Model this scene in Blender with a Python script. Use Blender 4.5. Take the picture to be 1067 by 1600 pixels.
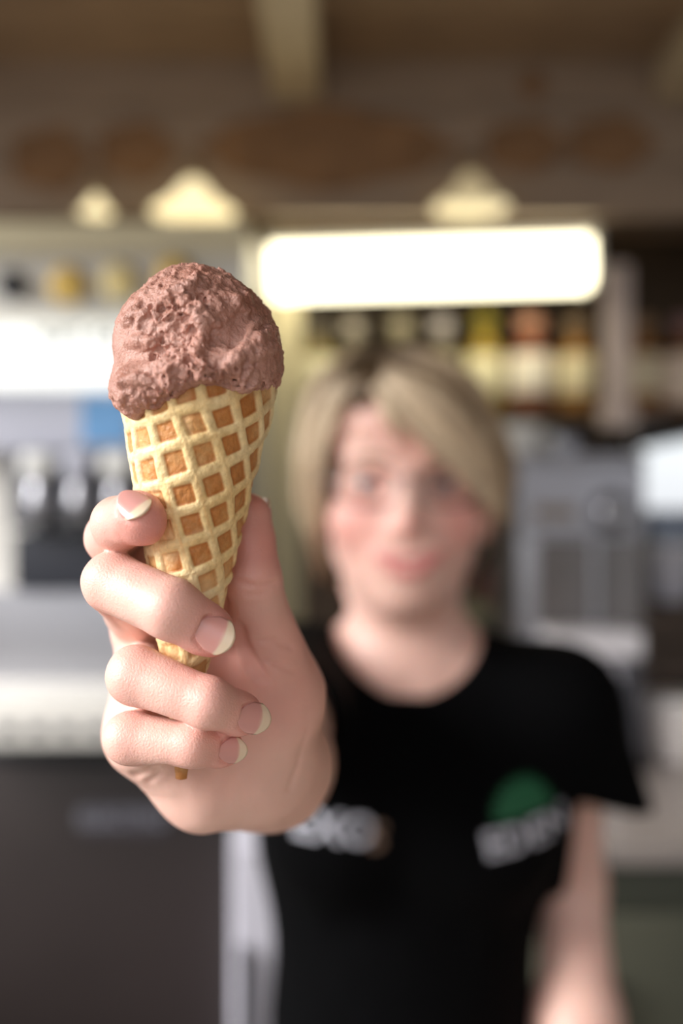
import bpy, bmesh, math
import numpy as np
from mathutils import Vector, Matrix

scene = bpy.context.scene
for o_ in list(bpy.data.objects):
    bpy.data.objects.remove(o_, do_unlink=True)
COL = scene.collection

# ------------------------------------------------------------------ camera
CAMZ = 1.45                      # lens height above the kiosk floor
FPX = 35.0 * 1600 / 36.0         # focal length in pixels of the 1067x1600 frame
cd = bpy.data.cameras.new('camera')
cam = bpy.data.objects.new('camera', cd)
COL.objects.link(cam)
cam.location = (0, 0, CAMZ)
cam.rotation_euler = (math.radians(90), 0, 0)
cd.sensor_fit = 'VERTICAL'
cd.sensor_height = 36.0
cd.sensor_width = 24.0
cd.lens = 35.0
cd.clip_start = 0.02
cd.dof.use_dof = True
cd.dof.focus_distance = 0.297
cd.dof.aperture_fstop = 3.15
scene.camera = cam

# ------------------------------------------------------------------ world: hazy bright sky, brighter towards the veiled sun
world = bpy.data.worlds.new('sky')
scene.world = world
world.use_nodes = True
wn = world.node_tree
wn.nodes.clear()
sky = wn.nodes.new('ShaderNodeTexSky')
sky.sky_type = 'NISHITA'
sky.sun_disc = False
sky.sun_elevation = math.radians(42)
sky.sun_rotation = math.radians(232)
sky.dust_density = 4.0
sky.air_density = 1.0
hz = wn.nodes.new('ShaderNodeMix'); hz.data_type = 'RGBA'
hz.inputs[0].default_value = 0.70
hz.inputs[7].default_value = (4.5, 4.55, 4.65, 1)
bg = wn.nodes.new('ShaderNodeBackground')
bg.inputs['Strength'].default_value = 0.14
wo = wn.nodes.new('ShaderNodeOutputWorld')
wn.links.new(sky.outputs[0], hz.inputs[6])
wn.links.new(hz.outputs[2], bg.inputs['Color'])
wn.links.new(bg.outputs[0], wo.inputs['Surface'])

# sun veiled by thin cloud: a very soft light from behind the photographer's left shoulder
sl = bpy.data.lights.new('veiled_sun', 'SUN')
sl.energy = 4.3
sl.angle = math.radians(36)
sl.color = (1.0, 0.985, 0.975)
so = bpy.data.objects.new('veiled_sun', sl)
COL.objects.link(so)
so.location = (-2, -3, 4)
so.rotation_euler = Vector((0.84, 0.28, -0.46)).to_track_quat('-Z', 'Y').to_euler()

vs = scene.view_settings
vs.view_transform = 'Standard'
vs.look = 'None'
vs.gamma = 1.0
vs.use_curve_mapping = False
vs.exposure = 1.0
scene.cycles.use_denoising = True

# ------------------------------------------------------------------ helpers
def W(px, py, Y):
    """point of the place seen at photo pixel (px,py), Y metres in front of the lens"""
    return np.array([(px - 533.5) * Y / FPX, Y, CAMZ + (800 - py) * Y / FPX])

def lin(r, g, b):
    f = lambda c: (c / 255 / 12.92) if c / 255 <= 0.04045 else ((c / 255 + 0.055) / 1.055) ** 2.4
    return (f(r), f(g), f(b), 1.0)

MATS = {}
def mat(name, rgb=(200, 200, 200), rough=0.5, metal=0.0, noise=0.0, nscale=20.0, bump=0.0, bscale=60.0,
        sss=0.0, sss_scale=0.004, trans=0.0, emit=None, estr=0.0, attr=None, stretch=None, coat=0.0, ior=None):
    """one procedural principled material; colour broken up with noise"""
    if name in MATS:
        return MATS[name]
    m = bpy.data.materials.new(name)
    m.use_nodes = True
    nt = m.node_tree
    b = nt.nodes['Principled BSDF']
    b.inputs['Roughness'].default_value = rough
    b.inputs['Metallic'].default_value = metal
    c = lin(*rgb)
    b.inputs['Base Color'].default_value = c
    tc = nt.nodes.new('ShaderNodeTexCoord')
    vec = tc.outputs['Object']
    if stretch:
        mp = nt.nodes.new('ShaderNodeMapping')
        mp.inputs['Scale'].default_value = stretch
        nt.links.new(vec, mp.inputs['Vector'])
        vec = mp.outputs['Vector']
    src = None
    if attr:
        at = nt.nodes.new('ShaderNodeAttribute')
        at.attribute_name = attr
        src = at.outputs['Color']
    if noise > 0:
        nz = nt.nodes.new('ShaderNodeTexNoise')
        nz.inputs['Scale'].default_value = nscale
        nz.inputs['Detail'].default_value = 5
        nt.links.new(vec, nz.inputs['Vector'])
        mr = nt.nodes.new('ShaderNodeMapRange')
        mr.inputs[1].default_value = 0.25; mr.inputs[2].default_value = 0.75
        mr.inputs[3].default_value = 1 - noise; mr.inputs[4].default_value = 1 + noise
        nt.links.new(nz.outputs['Fac'], mr.inputs[0])
        mx = nt.nodes.new('ShaderNodeVectorMath'); mx.operation = 'SCALE'
        if src is not None:
            nt.links.new(src, mx.inputs[0])
        else:
            mx.inputs[0].default_value = c[:3]
        nt.links.new(mr.outputs[0], mx.inputs['Scale'])
        src = mx.outputs[0]
    if src is not None:
        nt.links.new(src, b.inputs['Base Color'])
    if bump > 0:
        n2 = nt.nodes.new('ShaderNodeTexNoise')
        n2.inputs['Scale'].default_value = bscale
        n2.inputs['Detail'].default_value = 6
        nt.links.new(vec, n2.inputs['Vector'])
        bp = nt.nodes.new('ShaderNodeBump')
        bp.inputs['Strength'].default_value = 1.0
        bp.inputs['Distance'].default_value = bump
        nt.links.new(n2.outputs['Fac'], bp.inputs['Height'])
        nt.links.new(bp.outputs[0], b.inputs['Normal'])
    if sss > 0:
        b.inputs['Subsurface Weight'].default_value = sss
        b.inputs['Subsurface Radius'].default_value = (1.0, 0.35, 0.2)
        b.inputs['Subsurface Scale'].default_value = sss_scale
    if trans > 0:
        b.inputs['Transmission Weight'].default_value = trans
    if ior:
        b.inputs['IOR'].default_value = ior
    if coat > 0:
        b.inputs['Coat Weight'].default_value = coat
    if emit:
        b.inputs['Emission Color'].default_value = lin(*emit)
        b.inputs['Emission Strength'].default_value = estr
    MATS[name] = m
    return m

WLOC = {}
def thing(name, label, cat, loc, group=None, kind=None):
    o = bpy.data.objects.new(name, None)
    o.empty_display_size = 0.05
    COL.objects.link(o)
    o.location = tuple(loc)
    WLOC[o.name] = np.array(loc, float)
    tag(o, label, cat, group, kind)
    return o

def tag(o, label=None, cat=None, group=None, kind=None):
    if label: o['label'] = label
    if cat: o['category'] = cat
    if group: o['group'] = group
    if kind: o['kind'] = kind
    return o

def obj(name, V, F, m, parent=None, smooth=True, col=None, base=False):
    """link arrays of world-space vertices and faces as ONE mesh object"""
    V = np.asarray(V, float).reshape(-1, 3)
    c = (V.min(0) + V.max(0)) / 2
    if base: c[2] = V[:, 2].min()
    me = bpy.data.meshes.new(name)
    me.from_pydata((V - c).tolist(), [], F.tolist() if isinstance(F, np.ndarray) else F)
    me.validate()
    if smooth:
        me.polygons.foreach_set('use_smooth', [True] * len(me.polygons))
    if col is not None:
        a = me.color_attributes.new('tint', 'FLOAT_COLOR', 'POINT')
        cc = np.ones((len(V), 4), np.float32); cc[:, :3] = col
        a.data.foreach_set('color', cc.ravel())
    me.materials.append(m)
    me.update()
    o = bpy.data.objects.new(name, me)
    COL.objects.link(o)
    if parent is not None:
        o.parent = parent
        o.location = tuple(c - WLOC[parent.name])
    else:
        o.location = tuple(c)
    WLOC[o.name] = c
    return o

class MB:
    """mesh bag: boxes, lathes, tubes, prisms gathered into one part"""
    def __init__(s): s.v = []; s.f = []; s.n = 0
    def add(s, V, F):
        V = np.asarray(V, float); s.v.append(V)
        s.f += [[i + s.n for i in q] for q in F]; s.n += len(V)
        return s
    def box(s, x0, x1, y0, y1, z0, z1, bev=0.0):
        b = min(bev, (x1 - x0) * .45, (y1 - y0) * .45, (z1 - z0) * .45)
        if b <= 0:
            V = [(x, y, z) for x in (x0, x1) for y in (y0, y1) for z in (z0, z1)]
            F = [(0,1,3,2),(4,6,7,5),(0,4,5,1),(2,3,7,6),(0,2,6,4),(1,5,7,3)]
            return s.add(V, F)
        bm = bmesh.new()
        bmesh.ops.create_cube(bm, size=1)
        for v in bm.verts:
            v.co = ((x0 + x1) / 2 + v.co.x * (x1 - x0), (y0 + y1) / 2 + v.co.y * (y1 - y0), (z0 + z1) / 2 + v.co.z * (z1 - z0))
        bmesh.ops.bevel(bm, geom=bm.edges[:], offset=b, segments=2, profile=0.7, affect='EDGES')
        bm.verts.index_update()
        V = [v.co[:] for v in bm.verts]; F = [[v.index for v in f.verts] for f in bm.faces]
        bm.free()
        return s.add(V, F)
    def lathe(s, c, prof, n=24, axis='z'):
        """prof: list of (radius, height)"""
        V = []; F = []
        for r, h in prof:
            for i in range(n):
                a = 2 * math.pi * i / n
                x, y = r * math.cos(a), r * math.sin(a)
                if axis == 'z': V.append((c[0] + x, c[1] + y, c[2] + h))
                elif axis == 'y': V.append((c[0] + x, c[1] - h, c[2] + y))
                else: V.append((c[0] + h, c[1] + x, c[2] + y))
        for j in range(len(prof) - 1):
            for i in range(n):
                a, b = j * n + i, j * n + (i + 1) % n
                F.append((a, b, b + n, a + n))
        F.append(tuple(range(n))[::-1]); F.append(tuple(range((len(prof) - 1) * n, len(prof) * n)))
        return s.add(V, F)
    def tube(s, P, R, n=8, flat=None):
        """tapered tube along points P with radii R; flat squashes one axis"""
        P = np.asarray(P, float); m = len(P)
        R = np.broadcast_to(np.asarray(R, float), (m,))
        T = np.gradient(P, axis=0); T /= np.linalg.norm(T, axis=1)[:, None] + 1e-12
        up = np.array([0, 0, 1.0]) if abs(T[0][2]) < .9 else np.array([1.0, 0, 0])
        V = []
        for i in range(m):
            a = np.cross(T[i], up); a /= np.linalg.norm(a) + 1e-12
            b = np.cross(a, T[i]); up = b
            for k in range(n):
                t = 2 * math.pi * k / n
                V.append(P[i] + R[i] * (math.cos(t) * a + math.sin(t) * b * (flat or 1)))
        F = []
        for i in range(m - 1):
            for k in range(n):
                p, q = i * n + k, i * n + (k + 1) % n
                F.append((p, q, q + n, p + n))
        F.append(tuple(range(n))[::-1]); F.append(tuple(range((m - 1) * n, m * n)))
        return s.add(V, F)
    def prism(s, pts, y0, y1):
        """outline in (x,z) extruded from y0 to y1"""
        n = len(pts)
        V = [(x, y0, z) for x, z in pts] + [(x, y1, z) for x, z in pts]
        F = [tuple(range(n)), tuple(range(n, 2 * n))[::-1]] + [(i, i + n, (i + 1) % n + n, (i + 1) % n) for i in range(n)]
        return s.add(V, F)
    def build(s, name, m, parent=None, smooth=False, base=False):
        return obj(name, np.concatenate(s.v), s.f, m, parent, smooth, base=base)

def pbox(px0, px1, py0, py1, Y, depth, bev=0.004):
    """box whose front face (at distance Y) covers the photo rectangle"""
    a, b = W(px0, py1, Y), W(px1, py0, Y)
    return MB().box(a[0], b[0], Y, Y + depth, a[2], b[2], bev)

def autosmooth(o, ang=40):
    me = o.data
    me.polygons.foreach_set('use_smooth', [True] * len(me.polygons))
    me.set_sharp_from_angle(angle=math.radians(ang))
    return o

# ---- noise
def _hash(ix, iy, iz, seed):
    h = (ix.astype(np.uint32) * np.uint32(374761393) + iy.astype(np.uint32) * np.uint32(668265263)
         + iz.astype(np.uint32) * np.uint32(2147483647) + np.uint32((seed * 974634777) & 0xffffffff))
    h = (h ^ (h >> np.uint32(13))) * np.uint32(1274126177)
    h = h ^ (h >> np.uint32(16))
    return (h & np.uint32(0xffff)).astype(np.float32) / 32767.5 - 1.0

def vnoise(P, scale, seed=0):
    with np.errstate(over='ignore'):
        p = np.asarray(P, np.float64) / scale + 1000.0
        i = np.floor(p).astype(np.int64); f = (p - i).astype(np.float32)
        u = f * f * f * (f * (f * 6 - 15) + 10)
        r = 0
        for dx in (0, 1):
            wx = u[:, 0] if dx else 1 - u[:, 0]
            for dy in (0, 1):
                wy = u[:, 1] if dy else 1 - u[:, 1]
                for dz in (0, 1):
                    wz = u[:, 2] if dz else 1 - u[:, 2]
                    r = r + wx * wy * wz * _hash(i[:, 0] + dx, i[:, 1] + dy, i[:, 2] + dz, seed)
        return r

def fbm(P, scale, octs=3, seed=0):
    r = 0; a = 1.0
    for k in range(octs):
        r = r + a * vnoise(P, scale / 2 ** k, seed + k); a *= .5
    return r

def sstep(a, b, x):
    t = np.clip((x - a) / (b - a), 0, 1)
    return t * t * (3 - 2 * t)

# ---- signed distance sculpting
class RC:
    """round cone between two points"""
    def __init__(s, a, b, ra, rb): s.a, s.b, s.ra, s.rb = np.array(a, float), np.array(b, float), ra, rb
    def bbox(s):
        r = max(s.ra, s.rb)
        return np.minimum(s.a, s.b) - r, np.maximum(s.a, s.b) + r
    def d(s, X, Y, Z):
        ba = s.b - s.a; L2 = ba @ ba
        px, py, pz = X - s.a[0], Y - s.a[1], Z - s.a[2]
        t = np.clip((px * ba[0] + py * ba[1] + pz * ba[2]) / L2, 0, 1)
        return np.sqrt((px - t * ba[0]) ** 2 + (py - t * ba[1]) ** 2 + (pz - t * ba[2]) ** 2) - (s.ra + (s.rb - s.ra) * t)

class EL:
    """ellipsoid, optionally rotated (3x3)"""
    def __init__(s, c, r, R=None): s.c, s.r, s.R = np.array(c, float), np.array(r, float), R
    def bbox(s):
        m = s.r if s.R is None else np.full(3, s.r.max())
        return s.c - m, s.c + m
    def d(s, X, Y, Z):
        p = [X - s.c[0], Y - s.c[1], Z - s.c[2]]
        if s.R is not None:
            p = [p[0] * s.R[0][j] + p[1] * s.R[1][j] + p[2] * s.R[2][j] for j in range(3)]
        k0 = np.sqrt((p[0] / s.r[0]) ** 2 + (p[1] / s.r[1]) ** 2 + (p[2] / s.r[2]) ** 2)
        k1 = np.sqrt((p[0] / s.r[0] ** 2) ** 2 + (p[1] / s.r[1] ** 2) ** 2 + (p[2] / s.r[2] ** 2) ** 2) + 1e-9
        return k0 * (k0 - 1) / k1

def smin(a, b, k):
    h = np.clip(.5 + .5 * (b - a) / k, 0, 1)
    return b + (a - b) * h - k * h * (1 - h)

class Field:
    def __init__(s, lo, hi, h):
        s.lo = np.array(lo, float); s.h = h
        s.n = np.ceil((np.array(hi, float) - s.lo) / h).astype(int) + 1
        s.ax = [(s.lo[i] + h * np.arange(s.n[i])).astype(np.float32) for i in range(3)]
        s.F = np.full(s.n, 1.0, np.float32)
    def like(s):
        o = Field.__new__(Field); o.lo, o.h, o.n, o.ax = s.lo, s.h, s.n, s.ax
        o.F = np.full(s.n, 1.0, np.float32); return o
    def sl(s, lo, hi):
        a = np.clip(np.floor((lo - s.lo) / s.h).astype(int), 0, s.n); b = np.clip(np.ceil((hi - s.lo) / s.h).astype(int) + 1, 0, s.n)
        if (b <= a).any(): return None
        return tuple(slice(a[i], b[i]) for i in range(3))
    def grids(s, q):
        return (s.ax[0][q[0]][:, None, None], s.ax[1][q[1]][None, :, None], s.ax[2][q[2]][None, None, :])
    def add(s, prim, k=0.005, sub=False):
        lo, hi = prim.bbox(); pad = k + 3 * s.h
        q = s.sl(lo - pad, hi + pad)
        if q is None: return s
        d = prim.d(*s.grids(q)).astype(np.float32)
        s.F[q] = -smin(-s.F[q], d, k) if sub else smin(s.F[q], d, k)
        return s
    def union(s, o, k):
        s.F = smin(s.F, o.F, k).astype(np.float32); return s
    def mesh(s, smooth=2, lam=.5):
        F = s.F; S = F < 0
        nx, ny, nz = F.shape
        cnt = np.zeros((nx - 1, ny - 1, nz - 1), np.uint8)
        for dx in (0, 1):
            for dy in (0, 1):
                for dz in (0, 1):
                    cnt += S[dx:nx - 1 + dx, dy:ny - 1 + dy, dz:nz - 1 + dz]
        act = np.argwhere((cnt > 0) & (cnt < 8))
        idx = np.full(cnt.shape, -1, np.int32); idx[tuple(act.T)] = np.arange(len(act))
        acc = np.zeros((len(act), 3)); num = np.zeros(len(act))
        cor = [(0,0,0),(1,0,0),(0,1,0),(1,1,0),(0,0,1),(1,0,1),(0,1,1),(1,1,1)]
        val = [F[act[:, 0] + c[0], act[:, 1] + c[1], act[:, 2] + c[2]].astype(float) for c in cor]
        for i in range(8):
            for j in range(i + 1, 8):
                dd = np.array(cor[j]) - np.array(cor[i])
                if np.abs(dd).sum() != 1: continue
                m = (val[i] < 0) != (val[j] < 0)
                t = val[i][m] / (val[i][m] - val[j][m])
                acc[m] += np.array(cor[i]) + t[:, None] * dd
                num[m] += 1
        V = s.lo + s.h * (act + acc / num[:, None])
        Q = []
        for a in range(3):
            b, c = (a + 1) % 3, (a + 2) % 3
            sa = [slice(None)] * 3; sb = [slice(None)] * 3
            sa[a] = slice(0, F.shape[a] - 1); sb[a] = slice(1, F.shape[a])
            for ax_ in (b, c):
                sa[ax_] = slice(1, F.shape[ax_] - 1); sb[ax_] = slice(1, F.shape[ax_] - 1)
            A, B = S[tuple(sa)], S[tuple(sb)]
            e = np.argwhere(A != B)
            flip = A[tuple(e.T)]
            e[:, b] += 1; e[:, c] += 1
            def cell(db, dc):
                k = e.copy(); k[:, b] -= db; k[:, c] -= dc
                return idx[tuple(k.T)].astype(np.int64)
            q = np.stack([cell(1, 1), cell(0, 1), cell(0, 0), cell(1, 0)], 1)
            q[~flip] = q[~flip][:, ::-1]
            Q.append(q)
        Q = np.concatenate(Q)
        V = laplace(V, Q, smooth, lam)
        return V, Q

def laplace(V, Q, it, lam=.5, fixed=None):
    if it <= 0: return V
    E = np.concatenate([Q[:, [i, (i + 1) % Q.shape[1]]] for i in range(Q.shape[1])])
    n = len(V)
    deg = np.bincount(E[:, 0], minlength=n) + np.bincount(E[:, 1], minlength=n)
    # open borders stay where they are
    key = np.sort(E, 1); key = key[:, 0] * n + key[:, 1]
    u, c = np.unique(key, return_counts=True)
    bd = np.zeros(n, bool); bd[u[c == 1] // n] = True; bd[u[c == 1] % n] = True
    for _ in range(it):
        S = np.zeros_like(V)
        for k in range(3):
            S[:, k] = np.bincount(E[:, 0], V[E[:, 1], k], n) + np.bincount(E[:, 1], V[E[:, 0], k], n)
        N = V + lam * (S / np.maximum(deg, 1)[:, None] - V)
        N[bd] = V[bd]
        V = N
    return V

def unit(v):
    v = np.array(v, float); return v / np.linalg.norm(v)

# =================================================================== THE KIOSK
wood_dark = mat('dark brown wood', (104, 84, 64), .6, noise=.35, nscale=6, stretch=(2, 2, 14), bump=.001, bscale=30)
wood_ceil = mat('ceiling boards brown paint', (150, 124, 98), .6, noise=.25, nscale=5, stretch=(2, 14, 14))
wood_fasc = mat('taupe painted board', (152, 132, 114), .55, noise=.15, nscale=5, stretch=(2, 8, 8))
wood_motif = mat('carved brown ornament', (132, 98, 66), .55, noise=.3, nscale=14)
beam_m = mat('pale beige beam', (188, 170, 140), .55, noise=.12, nscale=6)
floor_m = mat('brown floor tiles', (96, 82, 72), .5, noise=.2, nscale=4)
pave_m = mat('dull paving', (98, 93, 86), .8, noise=.15, nscale=3)
wall_m = mat('warm white wall paint', (206, 198, 184), .6, noise=.05, nscale=3)
trim_m = mat('cream gloss trim', (214, 204, 172), .35, noise=.05, nscale=4)
steel = mat('brushed steel', (168, 168, 174), .34, .85, noise=.08, nscale=8, stretch=(1, 1, 20))
steel_d = mat('dull dark steel', (92, 92, 98), .45, .6, noise=.1, nscale=8)
grey_m = mat('light grey enamel', (216, 213, 206), .35, noise=.05, nscale=5)
white_m = mat('white enamel', (238, 238, 234), .3, noise=.03, nscale=5)
lilac_m = mat('pale lilac panel', (192, 194, 208), .35, noise=.06, nscale=5)
black_m = mat('black plastic', (22, 24, 30), .4, noise=.1, nscale=20)
navy_m = mat('dark navy plastic', (28, 31, 42), .45, noise=.1, nscale=12)
brownpanel_m = mat('dark brown metal panel', (44, 37, 36), .42, noise=.18, nscale=4)

XL, XR, YF, YB, ZC = -1.35, 1.5, 0.50, 2.40, CAMZ + 700 * 1.76 / FPX
def struct(name, mb, m, **k):
    o = mb.build(name, m, **k)
    if o.parent is None: o['kind'] = 'structure'
    return o
struct('floor', MB().box(XL - .1, XR + .1, YF - .1, YB + .1, -.06, 0), floor_m)
struct('ground', MB().box(-9, 9, -9, YF - .1, -.16, -.10), pave_m)
# left wall with an unseen opening added to let in more daylight
struct('wall_left', MB().box(XL - .08, XL, YF, .60, 0, ZC + .1).box(XL - .08, XL, 1.95, YB, 0, ZC + .1).box(XL - .08, XL, .60, 1.95, 0, 1.0).box(XL - .08, XL, .60, 1.95, ZC - .04, ZC + .1), wall_m)
struct('wall_right', MB().box(XR, XR + .08, YF, YB, 0, ZC + .1), wall_m)
# window in the back wall, right of the dispenser
wa, wb = W(1000, 806, YB), W(1150, 640, YB)
back_m = mat('near black brown panelling', (66, 51, 37), .6, noise=.35, nscale=6, stretch=(2, 2, 14))
struct('wall_back', MB().box(XL, wa[0], YB, YB + .08, 0, ZC).box(wb[0], XR, YB, YB + .08, 0, ZC)
       .box(wa[0], wb[0], YB, YB + .08, 0, wa[2]).box(wa[0], wb[0], YB, YB + .08, wb[2], ZC), back_m)
# front wall around the wide serving opening
fo = (-1.25, 1.35, 0.98, ZC - .04)
struct('wall_front', MB().box(XL, fo[0], YF - .08, YF, 0, ZC).box(fo[1], XR, YF - .08, YF, 0, ZC)
       .box(fo[0], fo[1], YF - .08, YF, 0, fo[2]).box(fo[0], fo[1], YF - .08, YF, fo[3], ZC), wall_m)

# unseen dark boards added outside, right and overhead, to block fill from the sky
struct('trim_7', MB().box(.62, .65, -1.1, YF - .10, .9, 2.3, .004), wood_dark)
struct('trim_8', MB().box(-1.3, 1.4, -.75, YF - .08, ZC + .02, ZC + .06, .004), wood_dark)

win = thing('window_1', None, None, ((wa[0] + wb[0]) / 2, YB + .04, wa[2]), kind='structure')
t_ = .022
fr = MB().box(wa[0], wb[0], YB - .01, YB + .06, wa[2] - t_, wa[2]).box(wa[0], wb[0], YB - .01, YB + .06, wb[2], wb[2] + t_)
fr.box(wa[0] - t_, wa[0], YB - .01, YB + .06, wa[2] - t_, wb[2] + t_).box(wb[0], wb[0] + t_, YB - .01, YB + .06, wa[2] - t_, wb[2] + t_)
fr.build('window_frame', white_m, win)
glass = mat('window glass', (250, 252, 255), .0, trans=1.0, ior=1.02)
MB().box(wa[0], wb[0], YB + .03, YB + .034, wa[2], wb[2]).build('pane', glass, win)

# ceiling boards, joists
ceil = thing('ceiling', None, None, (0, (YF + YB) / 2, ZC), kind='structure')
MB().box(XL - .08, XR + .08, YF - .08, YB + .08, ZC + .02, ZC + .05).build('board_backing', wood_ceil, ceil)
ny = 15; py_ = (YB - YF) / ny
proto = None
for i in range(ny):
    y0 = YF + i * py_
    if proto is None:
        proto = MB().box(XL, XR, y0 + .004, y0 + py_ - .004, ZC, ZC + .022, .004).build('plank', wood_ceil, ceil)
    else:
        c = proto.copy(); COL.objects.link(c); c.parent = ceil
        c.location = (proto.location.x, proto.location.y + i * py_, proto.location.z + (.003 if i % 2 else 0))
for i, (pa, pb) in enumerate(((425, 500), (1030, 1110), (-190, -115))):
    a, b = W(pa, 150, 1.72), W(pb, 150, 1.72)
    struct('trim_%d' % (i + 1), MB().box(a[0], b[0], YF, 1.745, a[2], ZC - .001, .006), beam_m)

# header board with carved ornaments
FY = 1.75
fa, fb = W(0, 338, FY), W(0, 100, FY)
fas = thing('trim_4', None, None, (0, FY, fa[2]), kind='structure')
fh = (fb[2] + .02 - fa[2]) / 3
for i in range(3):
    MB().box(XL, XR, FY, FY + .03, fa[2] + i * fh + .002, fa[2] + (i + 1) * fh - .002, .003).build('plank', wood_fasc, fas)
def motif(cx, cy, rx, ry, lobes, amp, pointed):
    pts = []
    n = 72
    for k in range(n):
        t = 2 * math.pi * k / n
        r = 1 + amp * math.cos(lobes * t)
        x = rx * r * math.cos(t); y = ry * r * math.sin(t)
        y *= (1 - pointed * abs(math.cos(t)) ** 2)
        p = W(cx + x, cy - y, FY)
        pts.append((p[0], p[2]))
    MB().prism(pts, FY - .008, FY + .004).build('carved_ornament', wood_motif, fas)
motif(510, 232, 200, 64, 8, .05, .45)
motif(818, 230, 62, 40, 5, .06, .0)
motif(952, 226, 66, 42, 5, .06, .0)
motif(78, 250, 60, 48, 5, .07, .0)
motif(212, 238, 60, 44, 5, .07, .0)
motif(832, 134, 20, 20, 4, .1, .0)

# dark box beam below the header and the right-hand canopy end
struct('trim_5', MB().box(XL, XR, 1.79, 1.93, W(0, 346, 1.80)[2] + .006, ZC, .004), wood_dark)

# cream post between machine and shelf
a, b = W(398, 0, 1.96), W(470, 0, 1.96)
struct('trim_6', MB().box(a[0], b[0], 1.96, 2.05, 0, W(0, 352, 1.79)[2] + .02, .006), trim_m)

# ------------------------------------------------------------------ fluorescent light
LYf = 1.80
a, b = W(416, 449, LYf), W(930, 370, LYf)
lf = thing('ceiling_light', 'long cream fluorescent light box glowing under the dark header', 'light', ((a[0] + b[0]) / 2, LYf + .06, b[2]))
MB().box(a[0] - .004, b[0] + .004, LYf + .02, LYf + .09, b[2] - .006, b[2] + .012, .004).build('housing', white_m, lf)
tube_m = mat('lit opal diffuser', (250, 248, 232), .4, emit=(255, 244, 206), estr=2.4)
df = MB()
n = 28
pts = []
for k in range(n):
    t = 2 * math.pi * k / n
    pts.append((LYf + .05 - .05 * math.copysign(abs(math.sin(t)) ** .6, math.sin(t)), (a[2] + b[2]) / 2 + (b[2] - a[2]) / 2 * math.copysign(abs(math.cos(t)) ** .6, math.cos(t))))
V = [(x, y, z) for x in (a[0], b[0]) for y, z in pts]
F = [(i, (i + 1) % n, (i + 1) % n + n, i + n) for i in range(n)] + [tuple(range(n))[::-1], tuple(range(n, 2 * n))]
df.add(V, F)
autosmooth(df.build('diffuser', tube_m, lf), 50)
MB().box(a[0] - .008, a[0] + .006, LYf - .002, LYf + .104, a[2] - .002, b[2] + .012, .003).build('end_cap', grey_m, lf)
MB().box(b[0] - .006, b[0] + .008, LYf - .002, LYf + .104, a[2] - .002, b[2] + .012, .003).build('end_cap', grey_m, lf)

lf.rotation_euler = (0, -.028, 0)
# bell lamps in front of the header
shade_m = mat('cream lit glass shade', (250, 238, 206), .4, emit=(255, 236, 184), estr=.6)
brass_m = mat('dull brass', (150, 120, 70), .4, .8)
def bell(px, py_top, py_bot, rpx, Y, label, on=True):
    c = W(px, py_bot, Y); h = W(px, py_top, Y)[2] - c[2]; r = rpx * Y / FPX
    t = thing('bell_lamp', label, 'lamp', (c[0], c[1], c[2]))
    MB().lathe(c, [(r * .96, 0), (r, .002), (r * .82, h * .2), (r * .55, h * .42), (r * .38, h * .7), (r * .2, h * .95), (r * .1, h)], 28).build('lamp_shade', shade_m if on else mat('cream dim glass shade', (226, 212, 176), .4, emit=(255, 232, 180), estr=.16), t, True)
    MB().tube([c + [0, 0, h * .95], c + [0, 0, h + .03], c + [0, (FY - Y) * .6, h + .045], c + [0, FY - Y, h + .045]], .004, 8).build('bracket', brass_m, t, True)
    return t
bell(302, 280, 334, 66, 1.66, 'wide cream bell lamp glowing above the soft serve machine')
bell(150, 304, 334, 26, 1.66, 'small cream bell lamp above the soft serve machine, beside the wide one')
bell(735, 270, 326, 60, 1.70, 'dim cream bell lamp above the fluorescent light box', False)

# ------------------------------------------------------------------ soft serve machine (left)
MY = 1.50
def P(x, y, Y=MY): return W(x, y, Y)
L0, R0 = -150, 388
base_c = P((L0 + R0) / 2, 800)
mach = thing('soft_serve_machine', 'tall grey and white soft serve ice cream machine with taps and drip tray', 'machine', (base_c[0], MY + .25, 0))
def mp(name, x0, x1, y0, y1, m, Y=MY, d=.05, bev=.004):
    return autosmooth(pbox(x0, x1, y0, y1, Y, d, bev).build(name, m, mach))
mach_body = MB().box(P(L0, 0)[0] + .004, P(R0, 0)[0] - .004, MY + .045, MY + .44, .05, P(0, 352)[2], .01).build('body', grey_m, mach)
mp('top_lid', L0, R0, 343, 392, trim_m, MY - .02, .46, .01)
cp = mp('control_panel', L0, R0, 394, 500, grey_m)
def knob(px, py, r, m, ring):
    c = P(px, py); rr = r * MY / FPX
    k = MB().lathe(c, [(rr * 1.18, -.001), (rr * 1.18, .008), (rr * 1.0, .012)], 28, 'y').build('bezel', ring, cp, True)
    MB().lathe(c, [(rr * .98, .009), (rr * .98, .022), (rr * .8, .027), (rr * .3, .028)], 28, 'y').build('dial', m, cp, True)
yel = mat('yellow push button', (232, 196, 104), .3)
yel2 = mat('pale yellow push button', (240, 220, 156), .3)
knob(22, 447, 20, black_m, steel_d); knob(110, 451, 29, yel, steel); knob(190, 446, 29, yel2, steel); knob(275, 437, 29, yel, steel)
wp = mp('sign_panel', L0, R0, 506, 606, mat('white sign with added glow', (244, 244, 240), .3, emit=(252, 255, 250), estr=.38), MY - .03, .08, .012)  # weak emission added so the white panel comes out bright
lp = mp('price_panel', L0, R0, 610, 704, lilac_m)
pbox(127, 204, 618, 694, MY - .003, .004, .001).build('blue_sticker', mat('blue sticker print', (112, 164, 214), .4, noise=.15, nscale=30), lp)

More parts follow.
